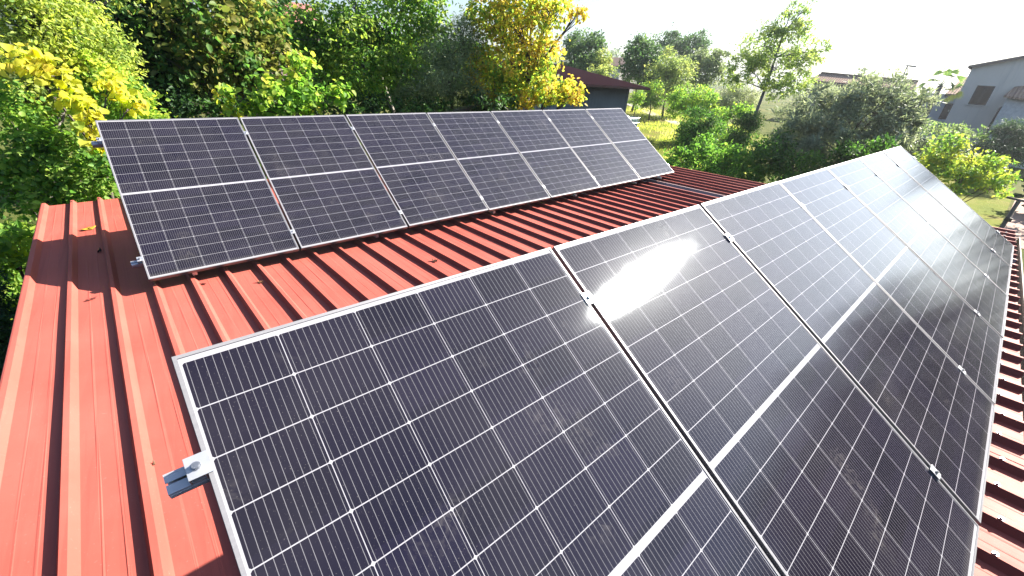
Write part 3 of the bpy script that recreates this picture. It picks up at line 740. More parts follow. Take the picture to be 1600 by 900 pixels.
P = [a, b, b + dvec, a + dvec]; i0 = 0; mb.v = [tuple(p) for p in P] + [tuple(p + up) for p in P]; mb.f = [(3, 2, 1, 0), (4, 5, 6, 7), (0, 1, 5, 4), (1, 2, 6, 5), (2, 3, 7, 6), (3, 0, 4, 7)]
mb.build('roof', M_EAVE, house)
win = MB(); win.box((.10, wy0 + .002, wz0 - hl.z), (.16, wy1 - .002, wz1 - hl.z)); wo = win.build('window', M_SHUT, house)
nsl = 22
for s in (0, 1):
    mb = MB(); y0_, y1_ = (wy0, (wy0 + wy1) / 2) if s == 0 else ((wy0 + wy1) / 2, wy1); y0_ += .015; y1_ -= .015
    for q in range(nsl):
        zz = wz0 + (wz1 - wz0) * (q + .5) / nsl - hl.z; mb.bar((.07, y0_ + .05, zz), (.07, y1_ - .05, zz), .035, .012, (.6, 0, .8))
    for yy in (y0_ + .025, y1_ - .025): mb.box((.045, yy - .025, wz0 + .01 - hl.z), (.095, yy + .025, wz1 - .01 - hl.z))
    mb.build('shutter', M_SHUT, wo)
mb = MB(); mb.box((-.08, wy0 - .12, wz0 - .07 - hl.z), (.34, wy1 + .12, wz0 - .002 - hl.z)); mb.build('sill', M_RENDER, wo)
# rain pipe bending down from the porch roof
_, p1y, p1z = HP(-.55, .69); _, p2y, p2z = HP(.03, .56); _, p3y, p3z = HP(.04, -.6)
mb = MB(); mb.tube([(-.12, p1y, p1z - hl.z), (-.12, p2y - .15, p2z + .02 - hl.z), (-.12, p2y, p2z - .12 - hl.z), (-.12, p3y, zg - hl.z)], .055, 8); mb.build('downpipe', M_EAVE, house, True)
# porch roof with tiles in front of the wall
_, ty, tz = HP(0.0, 1.02); _, by, bz = HP(-2.2, .62); _, cy_, cz_ = HP(-2.2, 2.1)
mb = MB(); P = [(-2.6, ty + .1, tz - hl.z), (-2.6, by, tz - .3 - hl.z), (0, by, tz + 1.15 - hl.z), (0, ty - .1, tz + .62 - hl.z)]
mb.v = P + [(p[0], p[1], p[2] - .12) for p in P]; mb.f = [(0, 1, 2, 3), (7, 6, 5, 4), (0, 4, 5, 1), (1, 5, 6, 2), (2, 6, 7, 3), (3, 7, 4, 0)]
mb.build('porch_roof', M_TILE, house)
mb = MB(); mb.quad((-2.2, ty - .1, zg - hl.z), (0, ty - .1, zg - hl.z), (0, ty - .1, tz + .4 - hl.z), (-2.2, ty - .1, tz - .12 - hl.z)); mb.quad((-2.2, ty - .1, zg - hl.z), (-2.2, ty - .1, tz - .12 - hl.z), (-2.2, by, tz - .36 - hl.z), (-2.2, by, zg - hl.z)); mb.build('porch_wall', simple('white_render', (.74, .74, .73), .9), house)

# low white wing behind the grey house
HS2 = 56 / 37
def H2P(y, z): return CAM.y + (y - CAM.y) * HS2, CAM.z + (z - CAM.z) * HS2
wing = thing('white_house', 'low white house with dark door and brown tiled roof left of the grey house', 'house', (56, 3, ground_z(56, 3)))
wl = wing.location
(ya_, za_), (yb_, zb_) = H2P(3.6, .98), H2P(1.2, .98)
(dy1, dz1), (dy0, dz0) = H2P(2.42, .51), H2P(2.075, -.36)
mb = MB(); wall_with_hole(mb, 0, yb_, ya_, -.1, lambda y: za_ - wl.z, dy0 - 3, dy1 - 3, dz0 - wl.z, dz1 - wl.z) if False else wall_with_hole(mb, 0, yb_ - 3, ya_ - 3, -.1, lambda y: za_ - wl.z, dy0 - 3, dy1 - 3, dz0 - wl.z, dz1 - wl.z)
mb.quad((0, ya_ - 3, -.1), (8, ya_ - 3, -.1), (8, ya_ - 3, za_ - wl.z), (0, ya_ - 3, za_ - wl.z))
mb.build('wall', simple('white_wall', (.70, .71, .72), .9, 0, .08, .6), wing)
mb = MB(); mb.box((.12, dy0 - 3, dz0 - wl.z), (.18, dy1 - 3, dz1 - wl.z)); dd = mb.build('door', M_SHUT, wing)
mb = MB(); mb.box((.06, dy0 - 2.92, (dz0 + dz1) / 2 - wl.z), (.12, dy0 - 2.86, (dz0 + dz1) / 2 + .15 - wl.z)); mb.build('handle', M_STEEL, dd)
(ye, ze), (yf, zf) = H2P(2.62, 1.0), H2P(1.2, 1.95)
P = [(-.4, ye - 3, ze - wl.z), (-.4, yf - 3, ze - wl.z), (4.2, yf - 3, zf - wl.z + .1), (4.2, ye - 3.2, zf - wl.z + .1)]
mb = MB(); mb.v = P + [(p[0], p[1], p[2] - .22) for p in P]; mb.f = [(0, 3, 2, 1), (4, 5, 6, 7), (0, 1, 5, 4), (1, 2, 6, 5), (2, 3, 7, 6), (3, 0, 4, 7)]
mb.build('roof', M_TILE, wing)

# long low house with a clay roof behind the olive tree
A_ = Vector((57.84, 15.17, 2.43)); B_ = Vector((59.5, 7.2, 2.15)); C_ = Vector((56.0, 15.6, 1.70)); D_ = Vector((57.8, 6.9, 1.40))
lh = thing('long_house', 'long low house whose clay tile roof shows behind the big olive tree', 'house', (58, 11, ground_z(58, 11))); ll = lh.location
mb = MB(); P = [C_ - ll, D_ - ll, B_ - ll, A_ - ll]; Bk = [Vector((p.x + (6 if i in (0, 1) else 0), p.y + (.9 if i in (0, 1) else 0), p.z)) for i, p in enumerate(P)]
mb.quad(*P); mb.quad(P[3], P[2], Bk[1], Bk[0])
dn_ = Vector((0, 0, -.2)); mb.quad(P[1] + dn_, P[0] + dn_, P[0], P[1]); mb.quad(P[0] + dn_, P[0], P[3], P[3] + dn_); mb.quad(P[1], P[1] + dn_, P[2] + dn_, P[2])
rf = mb.build('roof', M_TILE, lh)
mb = MB(); mb.bar(A_ - ll + Vector((0, 0, .05)), B_ - ll + Vector((0, 0, .05)), .35, .14); mb.build('ridge_cap', M_TILE, rf)
mb = MB(); mb.quad((C_.x + .5 - ll.x, C_.y - .4 - ll.y, -.1), (D_.x + .5 - ll.x, D_.y + .3 - ll.y, -.1), (D_.x + .5 - ll.x, D_.y + .3 - ll.y, D_.z - ll.z), (C_.x + .5 - ll.x, C_.y - .4 - ll.y, C_.z - ll.z))
mb.quad((C_.x + .5 - ll.x, C_.y - .4 - ll.y, -.1), (C_.x + .5 - ll.x, C_.y - .4 - ll.y, C_.z - ll.z), (C_.x + 5 - ll.x, C_.y + .3 - ll.y, C_.z - ll.z), (C_.x + 5 - ll.x, C_.y + .3 - ll.y, -.1))
mb.build('wall', simple('cream_wall', (.6, .52, .4), .9), lh)
mb = MB()
for q in (.2, .5, .8):
    p = C_.lerp(D_, q) - ll; mb = MB(); mb.box((p.x + .40, p.y - .5, p.z - 1.6), (p.x + .485, p.y + .5, p.z - .5)); mb.build('window', M_SHUT, lh)

# pinkish house glimpsed through the leaves at the top left
ph = thing('pink_house', 'pinkish house with red roof glimpsed through the leaves at the top edge', 'house', (11.8, 38.6, ground_z(12, 38))); pl = ph.location
mb = MB(); mb.box((-2.2, 0, -.1), (2.2, 6, 2.75 - pl.z)); mb.build('wall', simple('pink_render', (.62, .45, .40), .9), ph)
mb = MB(); zr2 = 2.76 - pl.z; mb.quad((-2.6, -.5, zr2 - .1), (2.6, -.5, zr2 - .1), (2.6, 3, zr2 + 1.5), (-2.6, 3, zr2 + 1.5)); mb.quad((2.6, 6.5, zr2 - .1), (-2.6, 6.5, zr2 - .1), (-2.6, 3, zr2 + 1.5), (2.6, 3, zr2 + 1.5))
mb.v += [(-2.2, 0, zr2), (-2.2, 6, zr2), (-2.2, 3, zr2 + 1.3), (2.2, 0, zr2), (2.2, 6, zr2), (2.2, 3, zr2 + 1.3)]; k = len(mb.v) - 6; mb.f += [(k, k + 2, k + 1), (k + 3, k + 4, k + 5)]
mb.build('roof', simple('red_clay', (.42, .16, .14), .9, 0, .2, 2), ph)
for q in (-1.1, 1.1):
    mb = MB(); mb.box((q - .5, -.06, 5.0), (q + .5, -.01, 6.2)); mb.build('window', M_SHUT, ph)

# small far house in the gap above the shed
fh = thing('far_house', 'tiny far house with a pale roof in the gap right of the shed trees', 'house', (84, 62, ground_z(84, 62))); fl_ = fh.location
mb = MB(); mb.box((-3, -4, -.1), (3, 4, 5.0)); mb.build('wall', simple('far_wall', (.6, .55, .5), .9), fh)
mb = MB(); mb.quad((-3.4, -4.4, 4.9), (-3.4, 4.4, 4.9), (0, 4.4, 6.6), (0, -4.4, 6.6)); mb.quad((3.4, 4.4, 4.9), (3.4, -4.4, 4.9), (0, -4.4, 6.6), (0, 4.4, 6.6)); mb.build('roof', M_TILE, fh)

# ------------------------------------------------------------------ street lamp, palm, post with cross bar
lampo = thing('street_lamp', 'thin grey street lamp rising behind the olive tree against the white sky', 'street lamp', (54.36, 7.70, ground_z(54, 7.7))); lo = lampo.location
M_POLE = simple('grey_pole', (.30, .31, .33), .5, .5)
mb = MB(); mb.tube([(0, 0, -.1), (0, 0, 3), (0, 0, 3.19 - lo.z)], [.10, .08, .055], 10); mb.build('pole', M_POLE, lampo, True)
mb = MB(); zt_ = 3.19 - lo.z; mb.bar((0, .12, zt_ + .03), (.05, -.62, zt_ - .01), .26, .10); hd = mb.build('lamp_head', M_POLE, lampo, bevel=.02)
mb = MB(); mb.bar((.02, -.15, zt_ - .045), (.045, -.56, zt_ - .067), .18, .03); mb.build('lens', simple('lamp_lens', (.7, .7, .68), .3), hd)

pm = thing('palm_tree', 'fan palm with ragged green and yellowing fronds between the olive tree and the houses', 'palm tree', (44.8, 3.85, ground_z(44.8, 3.85))); po = pm.location
hz = 1.55 - po.z; rp = random.Random(8)
mb = MB(); mb.tube([(0, 0, -.1), (.05, .05, hz * .5), (0, 0, hz)], [.20, .17, .15], 10); mb.build('trunk', M_BARK, pm, True)
M_PALM = leafmat('palm_leaf', [(0.03, .06, .025), (0.05, .09, .03), (.09, .13, .04)], .3, 1.0); M_PALMY = leafmat('yellow_palm_leaf', [(.30, .26, .05), (.34, .28, .06)], .35, 1.0)
for i in range(20):
    az = i * 2.4 + rp.uniform(-.2, .2); el = 1.35 - 2.1 * (i / 19) + rp.uniform(-.1, .1); L_ = rp.uniform(.85, 1.15)
    d = Vector((math.cos(az) * math.cos(el), math.sin(az) * math.cos(el), math.sin(el))); s = d.cross(Vector((0, 0, 1))).normalized(); u = s.cross(d); tw = rp.uniform(-1.1, 1.1); s, u = s * math.cos(tw) + u * math.sin(tw), u * math.cos(tw) - s * math.sin(tw)
    mb = MB(); o = Vector((0, 0, hz)); e = o + d * L_ - Vector((0, 0, .06)); mb.tube([o, e], [.02, .012], 5)
    for q in range(17):                                     # the blades of the fan
        t_ = (q - 8) / 8 * 1.35; bd = (d * math.cos(t_) + s * math.sin(t_)).normalized(); ln = .50 * (1 - .25 * abs(t_) / 1.35) * rp.uniform(.9, 1.1)
        wv = bd.cross(u).normalized() * .032; tip = e + bd * ln - Vector((0, 0, .16 * ln + rp.uniform(0, .08)))
        m_ = e + bd * ln * .5; mb.quad(e, m_ + wv, tip, m_ - wv)
    mb.build('frond', M_PALMY if i in (15, 18) else M_PALM, pm)

pp = thing('clothesline_post', 'leaning wooden post with a cross bar beyond the far right roof corner', 'post', (20.0, -1.835, ground_z(20, -1.8))); po2 = pp.location
M_WOOD = mat_bark('grey_timber', (0.24, .19, .14), (.46, .39, .30)); M_WIRE = simple('line_wire', (.35, .35, .35), .4, .6)
zt_ = -1.90 - po2.z
mb = MB(); mb.tube([(0, 0, -.1), (0, .0, zt_)], [.06, .05], 10); mb.build('post', M_WOOD, pp, True)
mb = MB(); mb.bar((0, -.30, zt_ - .04), (0, .48, zt_ + .02), .05, .06); mb.build('cross_bar', M_WOOD, pp)
mb = MB(); mb.bar((-.07, -.10, zt_ - .62), (-.07, .06, zt_ - .60), .05, .12); mb.build('bracket', M_DOORP, pp)
mb = MB()
for k in range(9): pass
mb.tube([(-.05, .02, zt_ - .55)] + [(-.05 + 4 * q / 8, .02 + 2.2 * q / 8, zt_ - .55 - .9 * (q / 8) * (1 - q / 8) * 1.6 - .45 * q / 8) for q in range(1, 9)], .006, 5); mb.build('line', M_WIRE, pp)

# ------------------------------------------------------------------ thin haze
def haze():
    mb = MB(); mb.box((-2600, -2600, -5.0), (2600, 2600, 46.0))
    m = bpy.data.materials.new('haze'); m.use_nodes = True; nt = m.node_tree; nt.nodes.clear()
    o = nt.nodes.new('ShaderNodeOutputMaterial'); v = nt.nodes.new('ShaderNodeVolumePrincipled')
    v.inputs['Color'].default_value = (.90, .94, 1.0, 1); v.inputs['Density'].default_value = 0.0008; v.inputs['Anisotropy'].default_value = 0.75
    nt.links.new(v.outputs[0], o.inputs['Volume'])
    tag(mb.build('haze', m), 'thin pale autumn haze over the gardens', 'haze', kind='stuff')
haze()

# ------------------------------------------------------------------ tall grass by the lawn
def grass():
    rng = np.random.default_rng(4); n = 26000
    x = rng.uniform(20, 44, n); y = rng.uniform(7, 28, n); keep = (y < x * .60 + 3) & (y > x * .42 - 3.0); x, y = x[keep], y[keep]
    den = np.sin(x * 1.3 + 2 * np.sin(y)) + np.sin(y * 1.1 + x * .4) + rng.normal(0, .8, len(x)); k = den > -.3; x, y = x[k], y[k]
    P = np.stack([x, y, np.array([ground_z(a, b) for a, b in zip(x, y)])], 1)
    O = np.tile(np.array([0, 0, 1.0]), (len(x), 1))
    n = len(x); h = .10 + .16 * rng.random((n, 1)); a = rng.uniform(0, 6.28, (n, 1)); wv = np.concatenate([np.cos(a), np.sin(a), 0 * a], 1) * .03
    lean = np.concatenate([rng.normal(0, .35, (n, 2)), np.ones((n, 1))], 1) * h
    V = np.stack([P - wv, P + wv, P + wv * .2 + lean], 1)
    me = bpy.data.meshes.new('grass'); me.vertices.add(n * 3); me.vertices.foreach_set('co', V.reshape(-1).astype(np.float32))
    me.loops.add(n * 3); me.loops.foreach_set('vertex_index', np.arange(n * 3, dtype=np.int32)); me.polygons.add(n)
    me.polygons.foreach_set('loop_start', np.arange(n, dtype=np.int32) * 3); me.polygons.foreach_set('loop_total', np.full(n, 3, np.int32)); me.update(calc_edges=True)
    me.materials.append(leafmat('grass_blades', [(.10, .14, .025), (.17, .19, .03), (.26, .23, .07), (.33, .25, .12)], .4, .5))
    o = bpy.data.objects.new('grass', me); COL.objects.link(o); tag(o, 'sunlit yellow green grass on the lawn beside the shed', 'grass', kind='stuff')
grass()

# ------------------------------------------------------------------ trees and bushes
TREES = [
 ('robinia_tree', 'tall pale green tree at the left edge, rising above the yellow vine', 'tree', None, 'pale', (-1.90,9.50,-3.75), [(-0.5, 8.61, 0.8, 0.61, 0.7),(-0.08, 8.83, 0.48, 0.51, 0.68),(-0.88, 8.38, -0.04, 0.43, 0.51),(-0.17, 9.03, 1.72, 0.81, 0.55),(0.56, 9.52, 1.67, 0.49, 0.53)], None),
 ('climbing_vine', 'climbing vine with large bright yellow leaves trailing to the left end of the back row', 'vine', None, 'vineyellow', (-0.90,8.60,-3.75), [(-0.62, 7.2, 0.31, 0.18, 0.16),(-0.43, 7.12, 0.14, 0.17, 0.17),(-0.3, 7.02, -0.08, 0.15, 0.2),(-0.26, 6.92, -0.37, 0.13, 0.26),(0.06, 7.43, 0.07, 0.2, 0.14),(0.23, 7.43, -0.19, 0.18, 0.12),(-0.29, 6.92, -0.68, 0.09, 0.2)], None),
 ('hazel_bush', 'yellow green bush sloping down behind the first panel of the back row', 'bush', None, 'limebush', (0.20,9.30,-3.75), [(0.08, 8.23, -0.04, 0.4, 0.41),(0.29, 7.93, -0.31, 0.32, 0.28),(-0.17, 8.33, 0.16, 0.31, 0.35),(0.47, 7.72, -0.45, 0.17, 0.13),(0.05, 7.73, -0.48, 0.28, 0.2)], None),
 ('elder_bush', 'dark green leafy bush filling the left edge below the yellow vine', 'bush', None, 'midgreen', (-1.30,8.50,-3.75), [(-1.0, 7.57, -0.6, 0.42, 0.53),(-0.7, 7.3, -0.9, 0.33, 0.51),(-1.31, 7.83, -1.29, 0.29, 0.4),(-0.56, 6.91, -1.17, 0.24, 0.34),(-0.28, 6.72, -0.99, 0.15, 0.25),(-0.97, 7.17, -1.31, 0.26, 0.24)], None),
 ('laurel_shrub', 'glossy bright green laurel shrub beside the left roof edge', 'shrub', None, 'laurel', (-1.75,7.60,-3.75), [(-1.37, 6.5, -1.72, 0.18, 0.29),(-1.54, 6.46, -1.79, 0.14, 0.32),(-1.27, 6.72, -1.62, 0.1, 0.13)], None),
 ('cypress_shrub', 'dark blue green shrub low down at the left border beneath the laurel', 'shrub', None, 'darkconifer', (-1.85,6.30,-3.75), [(-1.48, 5.76, -1.97, 0.15, 0.32),(-1.52, 5.13, -2.17, 0.13, 0.36)], None),
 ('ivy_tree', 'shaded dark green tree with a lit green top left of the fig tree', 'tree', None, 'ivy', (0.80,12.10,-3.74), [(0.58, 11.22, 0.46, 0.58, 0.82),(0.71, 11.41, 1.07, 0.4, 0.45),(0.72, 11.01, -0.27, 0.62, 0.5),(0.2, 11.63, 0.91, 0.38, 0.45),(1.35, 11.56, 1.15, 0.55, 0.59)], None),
 ('fig_tree', 'brownish green broad leaved tree behind the first two back row panels', 'tree', None, 'fig', (3.20,11.30,-3.73), [(1.85, 10.89, 0.85, 0.9, 0.78),(2.74, 10.93, 1.17, 0.86, 0.67),(1.31, 10.56, 0.13, 0.59, 0.48),(2.25, 10.62, 0.29, 0.72, 0.57),(1.97, 11.28, 2.08, 1.22, 0.66),(3.12, 10.84, 0.59, 0.52, 0.52)], None),
 ('grape_vine', 'grape vine with big yellow green leaves hanging just above the second back row panel', 'vine', None, 'grape', (4.30,9.90,-3.74), [(2.45, 9.05, -0.2, 0.52, 0.36),(3.05, 8.99, -0.16, 0.41, 0.37),(3.1, 9.08, 0.4, 0.26, 0.21),(3.64, 8.79, -0.1, 0.23, 0.27),(2.14, 9.12, -0.42, 0.38, 0.19),(1.67, 9.3, -0.24, 0.17, 0.35)], None),
 ('walnut_tree', 'large mid green tree in the middle of the hedge behind the back panel row', 'tree', None, 'walnut', (7.30,11.60,-3.69), [(4.68, 11.39, 1.05, 1.14, 0.78),(5.8, 11.14, 1.37, 0.97, 0.8),(5.03, 10.82, 0.3, 1.1, 0.57),(6.01, 10.58, 0.66, 0.66, 0.6),(4.93, 11.51, 2.55, 1.03, 0.51),(3.97, 11.63, 0.92, 0.59, 0.54),(6.66, 10.91, 2.31, 0.98, 0.55),(6.97, 10.51, 1.55, 0.59, 0.51)], None),
 ('wild_olive', 'grey green small leaved olive bush between the green tree and the yellow autumn tree', 'tree', None, 'olive', (7.60,9.90,-3.71), [(6.81, 9.66, 0.13, 1.02, 0.65),(7.07, 9.73, 0.97, 0.75, 0.66),(6.08, 9.75, -0.2, 0.66, 0.39),(7.39, 9.14, -0.13, 0.61, 0.4),(7.53, 9.66, 1.23, 0.48, 0.53)], None),
 ('mulberry_tree', 'autumn tree with golden yellow and orange leaves before the dark red shed roof', 'tree', None, 'autumn', (9.10,9.20,-3.71), [(8.72, 8.72, 1.63, 0.93, 0.72),(8.25, 9.37, 1.81, 0.78, 0.49),(7.82, 9.46, 0.73, 0.49, 0.46),(9.1, 8.08, 2.0, 0.56, 0.41),(8.38, 8.62, 0.64, 0.76, 0.61),(7.93, 8.86, 0.14, 0.52, 0.44),(8.93, 8.11, 0.91, 0.58, 0.45),(9.08, 7.68, 0.25, 0.69, 0.37),(9.34, 7.24, 0.09, 0.37, 0.28),(8.47, 8.13, -0.03, 0.78, 0.25),(9.61, 7.55, 2.0, 0.24, 0.17),(8.82, 8.62, 2.87, 1.12, 0.52)], None),
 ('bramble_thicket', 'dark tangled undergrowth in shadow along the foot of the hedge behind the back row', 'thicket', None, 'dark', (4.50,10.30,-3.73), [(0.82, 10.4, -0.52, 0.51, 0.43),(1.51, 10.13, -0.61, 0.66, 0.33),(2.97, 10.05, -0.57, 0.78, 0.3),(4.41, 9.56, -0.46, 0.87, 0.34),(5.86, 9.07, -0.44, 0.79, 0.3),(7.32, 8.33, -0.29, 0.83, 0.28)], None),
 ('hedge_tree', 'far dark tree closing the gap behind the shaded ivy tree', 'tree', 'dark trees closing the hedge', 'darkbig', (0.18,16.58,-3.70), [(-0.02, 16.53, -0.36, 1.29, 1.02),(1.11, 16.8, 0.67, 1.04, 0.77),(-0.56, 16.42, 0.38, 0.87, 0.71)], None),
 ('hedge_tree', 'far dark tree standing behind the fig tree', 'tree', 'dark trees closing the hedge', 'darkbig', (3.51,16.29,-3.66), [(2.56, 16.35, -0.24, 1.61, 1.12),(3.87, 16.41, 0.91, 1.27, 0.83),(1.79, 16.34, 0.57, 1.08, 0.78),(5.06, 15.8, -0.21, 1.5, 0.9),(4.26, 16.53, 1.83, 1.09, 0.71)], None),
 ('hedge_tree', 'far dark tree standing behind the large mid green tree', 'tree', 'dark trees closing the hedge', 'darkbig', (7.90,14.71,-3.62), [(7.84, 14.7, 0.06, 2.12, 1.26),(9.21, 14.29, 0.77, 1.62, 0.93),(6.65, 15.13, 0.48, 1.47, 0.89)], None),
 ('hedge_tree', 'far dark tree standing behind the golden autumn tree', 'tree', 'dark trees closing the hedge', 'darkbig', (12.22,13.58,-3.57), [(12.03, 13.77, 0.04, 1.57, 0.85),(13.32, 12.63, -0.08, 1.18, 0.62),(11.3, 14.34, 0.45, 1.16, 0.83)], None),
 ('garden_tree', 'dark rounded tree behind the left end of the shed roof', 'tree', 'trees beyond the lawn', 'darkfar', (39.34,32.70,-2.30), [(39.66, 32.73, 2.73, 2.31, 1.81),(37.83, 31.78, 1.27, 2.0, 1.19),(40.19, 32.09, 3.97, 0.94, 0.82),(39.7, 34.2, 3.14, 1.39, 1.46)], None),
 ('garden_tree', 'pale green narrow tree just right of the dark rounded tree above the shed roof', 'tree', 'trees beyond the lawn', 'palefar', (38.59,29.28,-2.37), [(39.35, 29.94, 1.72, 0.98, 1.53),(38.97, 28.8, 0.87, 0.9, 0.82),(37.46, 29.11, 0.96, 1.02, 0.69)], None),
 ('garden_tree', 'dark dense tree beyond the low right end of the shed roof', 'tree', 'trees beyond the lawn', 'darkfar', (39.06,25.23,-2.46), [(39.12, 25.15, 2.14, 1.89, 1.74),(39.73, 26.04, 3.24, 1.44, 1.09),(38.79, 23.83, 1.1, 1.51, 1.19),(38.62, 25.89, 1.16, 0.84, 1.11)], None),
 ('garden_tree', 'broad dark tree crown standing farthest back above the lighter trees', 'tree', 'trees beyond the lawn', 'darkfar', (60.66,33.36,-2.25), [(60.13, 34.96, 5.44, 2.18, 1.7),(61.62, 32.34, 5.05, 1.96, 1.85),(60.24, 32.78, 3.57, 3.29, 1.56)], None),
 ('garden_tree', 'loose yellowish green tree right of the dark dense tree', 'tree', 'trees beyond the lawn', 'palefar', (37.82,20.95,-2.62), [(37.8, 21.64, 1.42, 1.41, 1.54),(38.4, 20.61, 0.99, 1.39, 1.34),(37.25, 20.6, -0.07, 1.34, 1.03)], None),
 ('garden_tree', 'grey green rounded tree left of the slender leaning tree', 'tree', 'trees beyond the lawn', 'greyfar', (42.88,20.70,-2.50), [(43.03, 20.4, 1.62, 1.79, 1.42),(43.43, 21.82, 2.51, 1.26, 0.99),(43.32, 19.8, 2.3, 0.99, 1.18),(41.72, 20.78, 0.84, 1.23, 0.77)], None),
 ('young_tree', 'small young tree with a thin trunk on the lawn beside the shed', 'tree', None, 'youngtree', (35.60,20.90,-2.68), [(34.69, 20.97, -0.66, 0.74, 1.11),(34.96, 20.52, -0.12, 0.62, 0.89),(35.18, 20.16, -1.08, 0.47, 0.71),(34.52, 21.24, -1.19, 0.53, 0.51)], None),
 ('young_tree', 'spindly young tree leaning against the corner of the shed wall', 'tree', None, 'youngtree', (30.60,18.90,-2.89), [(30.03, 18.96, -0.79, 0.47, 0.72),(30.15, 18.77, -0.46, 0.37, 0.44)], None),
 ('orchard_shrub', 'rounded shrub with lit yellow green top and dark foot behind the laurel', 'shrub', 'garden shrubs', 'brightshrub', (28.88,14.03,-3.13), [(29.15, 14.6, -0.31, 1.13, 0.72),(28.78, 13.12, -0.11, 0.91, 0.61),(28.6, 13.48, -0.83, 1.4, 0.62),(28.97, 14.92, -0.85, 0.82, 0.73)], None),
 ('bay_shrub', 'upright dark green shrub standing alone left of the slender tree foot', 'shrub', 'garden shrubs', 'bay', (22.52,9.70,-3.45), [(22.5, 10.03, -1.17, 0.73, 0.69),(22.52, 9.99, -1.95, 0.93, 0.71),(22.78, 9.43, -1.56, 0.6, 0.63),(22.27, 9.36, -2.48, 0.91, 0.58)], None),
 ('citrus_hedge', 'low bright green leafy hedge just beyond the far roof edge', 'hedge', 'garden shrubs', 'citrus', (16.10,5.77,-3.67), [(15.66, 6.93, -1.98, 0.68, 0.47),(16.13, 5.95, -1.83, 0.77, 0.5),(16.48, 5.06, -1.79, 0.69, 0.58),(15.88, 5.24, -2.22, 1.03, 0.41),(15.46, 6.21, -2.34, 0.87, 0.32),(16.66, 4.53, -1.92, 0.43, 0.58),(16.45, 6.45, -1.48, 0.44, 0.37)], None),
 ('silver_shrub', 'silvery grey feathery shrub behind the foot of the slender tree', 'shrub', 'garden shrubs', 'olivefar', (31.03,12.19,-3.13), [(31.23, 12.58, 0.05, 1.01, 1.03),(31.63, 11.63, -0.14, 0.76, 0.71),(30.24, 12.37, -0.6, 0.84, 0.71)], None),
 ('lemon_shrub', 'small lime green shrub between the silvery shrub and the dark round bush', 'shrub', 'garden shrubs', 'brightshrub', (25.92,9.73,-3.36), [(25.95, 9.66, -0.72, 0.7, 0.4),(25.69, 10.28, -0.92, 0.52, 0.41),(26.11, 9.26, -0.55, 0.38, 0.33)], None),
 ('round_bush', 'dark round bush with pale lit edge at the foot of the slender tree', 'bush', 'garden shrubs', 'roundbush', (22.31,7.54,-3.52), [(22.44, 7.67, -1.31, 0.66, 0.76),(22.51, 7.49, -0.86, 0.48, 0.52),(21.98, 7.47, -1.85, 0.6, 0.47)], None),
 ('acacia_tree', 'slender leaning tree with airy light green crown, tallest against the white sky', 'tree', None, 'slender', (24.43,8.07,-3.45), [(24.24, 8.55, 2.42, 1.19, 0.94),(24.54, 7.77, 1.52, 1.34, 0.96),(24.04, 9.06, 1.44, 0.96, 0.75),(23.94, 9.3, 0.86, 0.64, 0.47),(24.46, 8.0, 3.09, 0.73, 0.69),(24.95, 7.17, 2.23, 0.77, 0.93),(24.86, 7.46, 3.3, 0.41, 0.47),(24.93, 7.55, 3.95, 0.3, 0.31),(24.67, 7.99, 3.89, 0.36, 0.31),(25.39, 6.45, 2.27, 0.35, 0.54),(24.9, 6.68, 1.04, 0.77, 0.68),(24.17, 7.32, 0.57, 0.8, 0.51)], [(24.43, 8.07, -0.81),(24.45, 8.0, 0.53),(24.47, 7.97, 1.92),(24.47, 7.96, 3.22)]),
 ('olive_tree', 'big silver green olive tree behind the far end of the front panel row', 'tree', None, 'bigolive', (19.02,2.87,-3.68), [(18.99, 3.67, -0.23, 1.31, 1.09),(19.23, 2.56, 0.2, 1.19, 0.99),(19.66, 1.77, 0.18, 0.67, 0.85),(18.58, 4.44, -0.64, 0.79, 0.81),(19.4, 3.23, 0.4, 0.89, 0.46),(19.79, 2.27, 0.55, 0.77, 0.41),(18.3, 2.64, -1.01, 1.38, 0.67),(17.79, 3.92, -1.41, 0.92, 0.62),(19.43, 1.24, -0.44, 0.4, 0.53),(19.37, 4.19, 0.36, 0.66, 0.52),(18.66, 1.69, -0.67, 0.7, 0.48)], None),
 ('yellow_bush', 'bright yellow green bush at the far right beside the end of the front panel row', 'bush', None, 'yellowbush', (19.35,-0.43,-3.72), [(19.51, 0.31, -0.79, 0.43, 0.48),(19.54, -0.4, -1.06, 0.46, 0.47),(19.55, -0.93, -1.15, 0.36, 0.46),(19.04, -0.38, -1.46, 0.55, 0.39),(19.05, -1.02, -1.46, 0.36, 0.26),(19.01, 0.22, -1.27, 0.37, 0.48),(19.45, -1.33, -1.43, 0.23, 0.34),(19.62, 0.11, -0.57, 0.23, 0.27)], None),
 ('weeping_juniper', 'dark weeping conifer bush below the right hand house wall', 'bush', None, 'juniper', (34.73,-0.90,-3.48), [(35.05, -0.77, -1.1, 0.81, 0.99),(35.05, -1.23, -0.81, 0.65, 0.97),(34.05, -0.39, -1.53, 0.68, 0.59),(35.45, -0.59, -0.43, 0.55, 0.46),(34.05, -1.5, -1.66, 0.64, 0.51)], None),
 ('clipped_hedge', 'low pale green hedge along the foot of the grey house wall', 'hedge', None, 'palehedge', (35.09,1.43,-3.39), [(35.89, 2.41, -0.84, 0.71, 0.36),(35.48, 1.28, -0.78, 0.66, 0.32),(35.02, 0.45, -0.82, 0.53, 0.31),(33.96, 1.56, -1.07, 0.76, 0.31)], None),
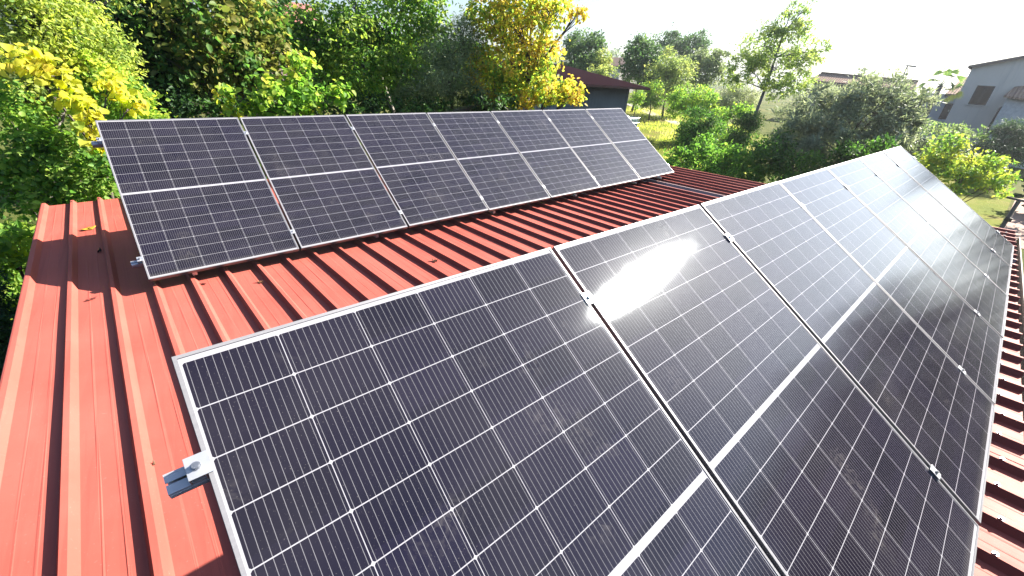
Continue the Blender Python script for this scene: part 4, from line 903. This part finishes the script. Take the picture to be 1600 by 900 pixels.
 ('privet_hedge', 'dark shaded hedge below the big olive tree, just beyond the front row', 'hedge', None, 'bay', (16.95,3.11,-3.70), [(16.72, 4.36, -1.52, 0.58, 0.65),(16.48, 3.41, -1.69, 0.64, 0.5),(16.65, 2.7, -1.48, 0.6, 0.48),(16.78, 2.08, -1.12, 0.53, 0.42),(17.36, 1.57, -0.82, 0.45, 0.34),(17.72, 4.51, -1.17, 0.48, 0.49)], None),
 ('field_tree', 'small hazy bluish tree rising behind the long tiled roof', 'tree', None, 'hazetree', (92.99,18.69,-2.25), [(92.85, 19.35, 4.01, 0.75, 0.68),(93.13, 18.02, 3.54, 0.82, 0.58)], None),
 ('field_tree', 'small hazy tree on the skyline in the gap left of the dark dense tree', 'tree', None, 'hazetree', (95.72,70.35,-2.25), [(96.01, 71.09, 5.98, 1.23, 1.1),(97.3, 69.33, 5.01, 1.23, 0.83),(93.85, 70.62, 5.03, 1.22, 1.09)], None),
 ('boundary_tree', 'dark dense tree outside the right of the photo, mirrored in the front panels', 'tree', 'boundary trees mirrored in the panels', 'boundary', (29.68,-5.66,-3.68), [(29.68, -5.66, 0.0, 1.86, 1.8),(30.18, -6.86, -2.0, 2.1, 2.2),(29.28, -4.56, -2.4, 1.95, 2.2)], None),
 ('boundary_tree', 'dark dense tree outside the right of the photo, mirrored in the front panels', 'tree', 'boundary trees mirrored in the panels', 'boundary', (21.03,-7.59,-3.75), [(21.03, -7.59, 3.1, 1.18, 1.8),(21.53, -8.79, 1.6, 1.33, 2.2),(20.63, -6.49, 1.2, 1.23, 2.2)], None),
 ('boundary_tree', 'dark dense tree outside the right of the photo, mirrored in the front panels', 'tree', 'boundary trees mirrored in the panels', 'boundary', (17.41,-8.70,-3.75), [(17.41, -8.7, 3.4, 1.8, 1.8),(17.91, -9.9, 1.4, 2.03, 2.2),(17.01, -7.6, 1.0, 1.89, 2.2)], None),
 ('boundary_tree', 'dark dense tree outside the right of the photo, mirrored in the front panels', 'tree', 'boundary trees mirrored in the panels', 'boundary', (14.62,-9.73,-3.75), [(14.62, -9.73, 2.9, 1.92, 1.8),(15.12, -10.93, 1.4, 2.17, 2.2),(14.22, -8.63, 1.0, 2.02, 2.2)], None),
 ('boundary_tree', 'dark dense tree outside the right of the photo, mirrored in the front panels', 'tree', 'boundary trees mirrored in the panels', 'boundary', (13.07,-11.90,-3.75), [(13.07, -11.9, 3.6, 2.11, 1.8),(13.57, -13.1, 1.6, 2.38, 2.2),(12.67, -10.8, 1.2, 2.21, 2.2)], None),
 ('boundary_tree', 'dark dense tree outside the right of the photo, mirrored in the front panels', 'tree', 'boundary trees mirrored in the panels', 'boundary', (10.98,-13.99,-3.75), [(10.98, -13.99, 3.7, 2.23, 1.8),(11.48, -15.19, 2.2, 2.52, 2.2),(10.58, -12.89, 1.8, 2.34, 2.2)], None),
 ('boundary_tree', 'unseen dark tree added left of the building to block low sky', 'tree', 'unseen trees added to block low sky', 'boundary', (-7.50,-7.00,-3.75), [(-7.5, -7.0, 3.5, 3.2, 2.4),(-7.2, -6.2, 1.0, 3.2, 2.6),(-7.5, -7.6, -1.3, 2.88, 2.2)], None),  # this and the next three: added out of view to darken the roof's shaded faces
 ('boundary_tree', 'unseen dark tree added left of the building to block low sky', 'tree', 'unseen trees added to block low sky', 'boundary', (-8.00,-2.00,-3.75), [(-8.0, -2.0, 4.0, 3.2, 2.4),(-7.7, -1.2, 1.5, 3.2, 2.6),(-8.0, -2.6, -0.8, 2.88, 2.2)], None),
 ('boundary_tree', 'unseen dark tree added left of the building to block low sky', 'tree', 'unseen trees added to block low sky', 'boundary', (-7.80,3.00,-3.75), [(-7.8, 3.0, 3.2, 2.8, 2.4),(-7.5, 3.8, 0.7, 2.8, 2.6),(-7.8, 2.4, -1.6, 2.52, 2.2)], None),
 ('boundary_tree', 'unseen dark tree added left of the building to block low sky', 'tree', 'unseen trees added to block low sky', 'boundary', (-4.00,-10.00,-3.75), [(-4.0, -10.0, 3.0, 3.0, 2.4),(-3.7, -9.2, 0.5, 3.0, 2.6),(-4.0, -10.6, -1.8, 2.7, 2.2)], None),
]

for i, (nm, lb, cat, grp, kind, base, lobes, path) in enumerate(TREES):
    tree(nm, lb, cat, grp, kind, base, lobes, path, 100 + i, M_BARKL if kind in ('pale', 'walnut', 'slender') else None)
print('leaves', NLEAF)
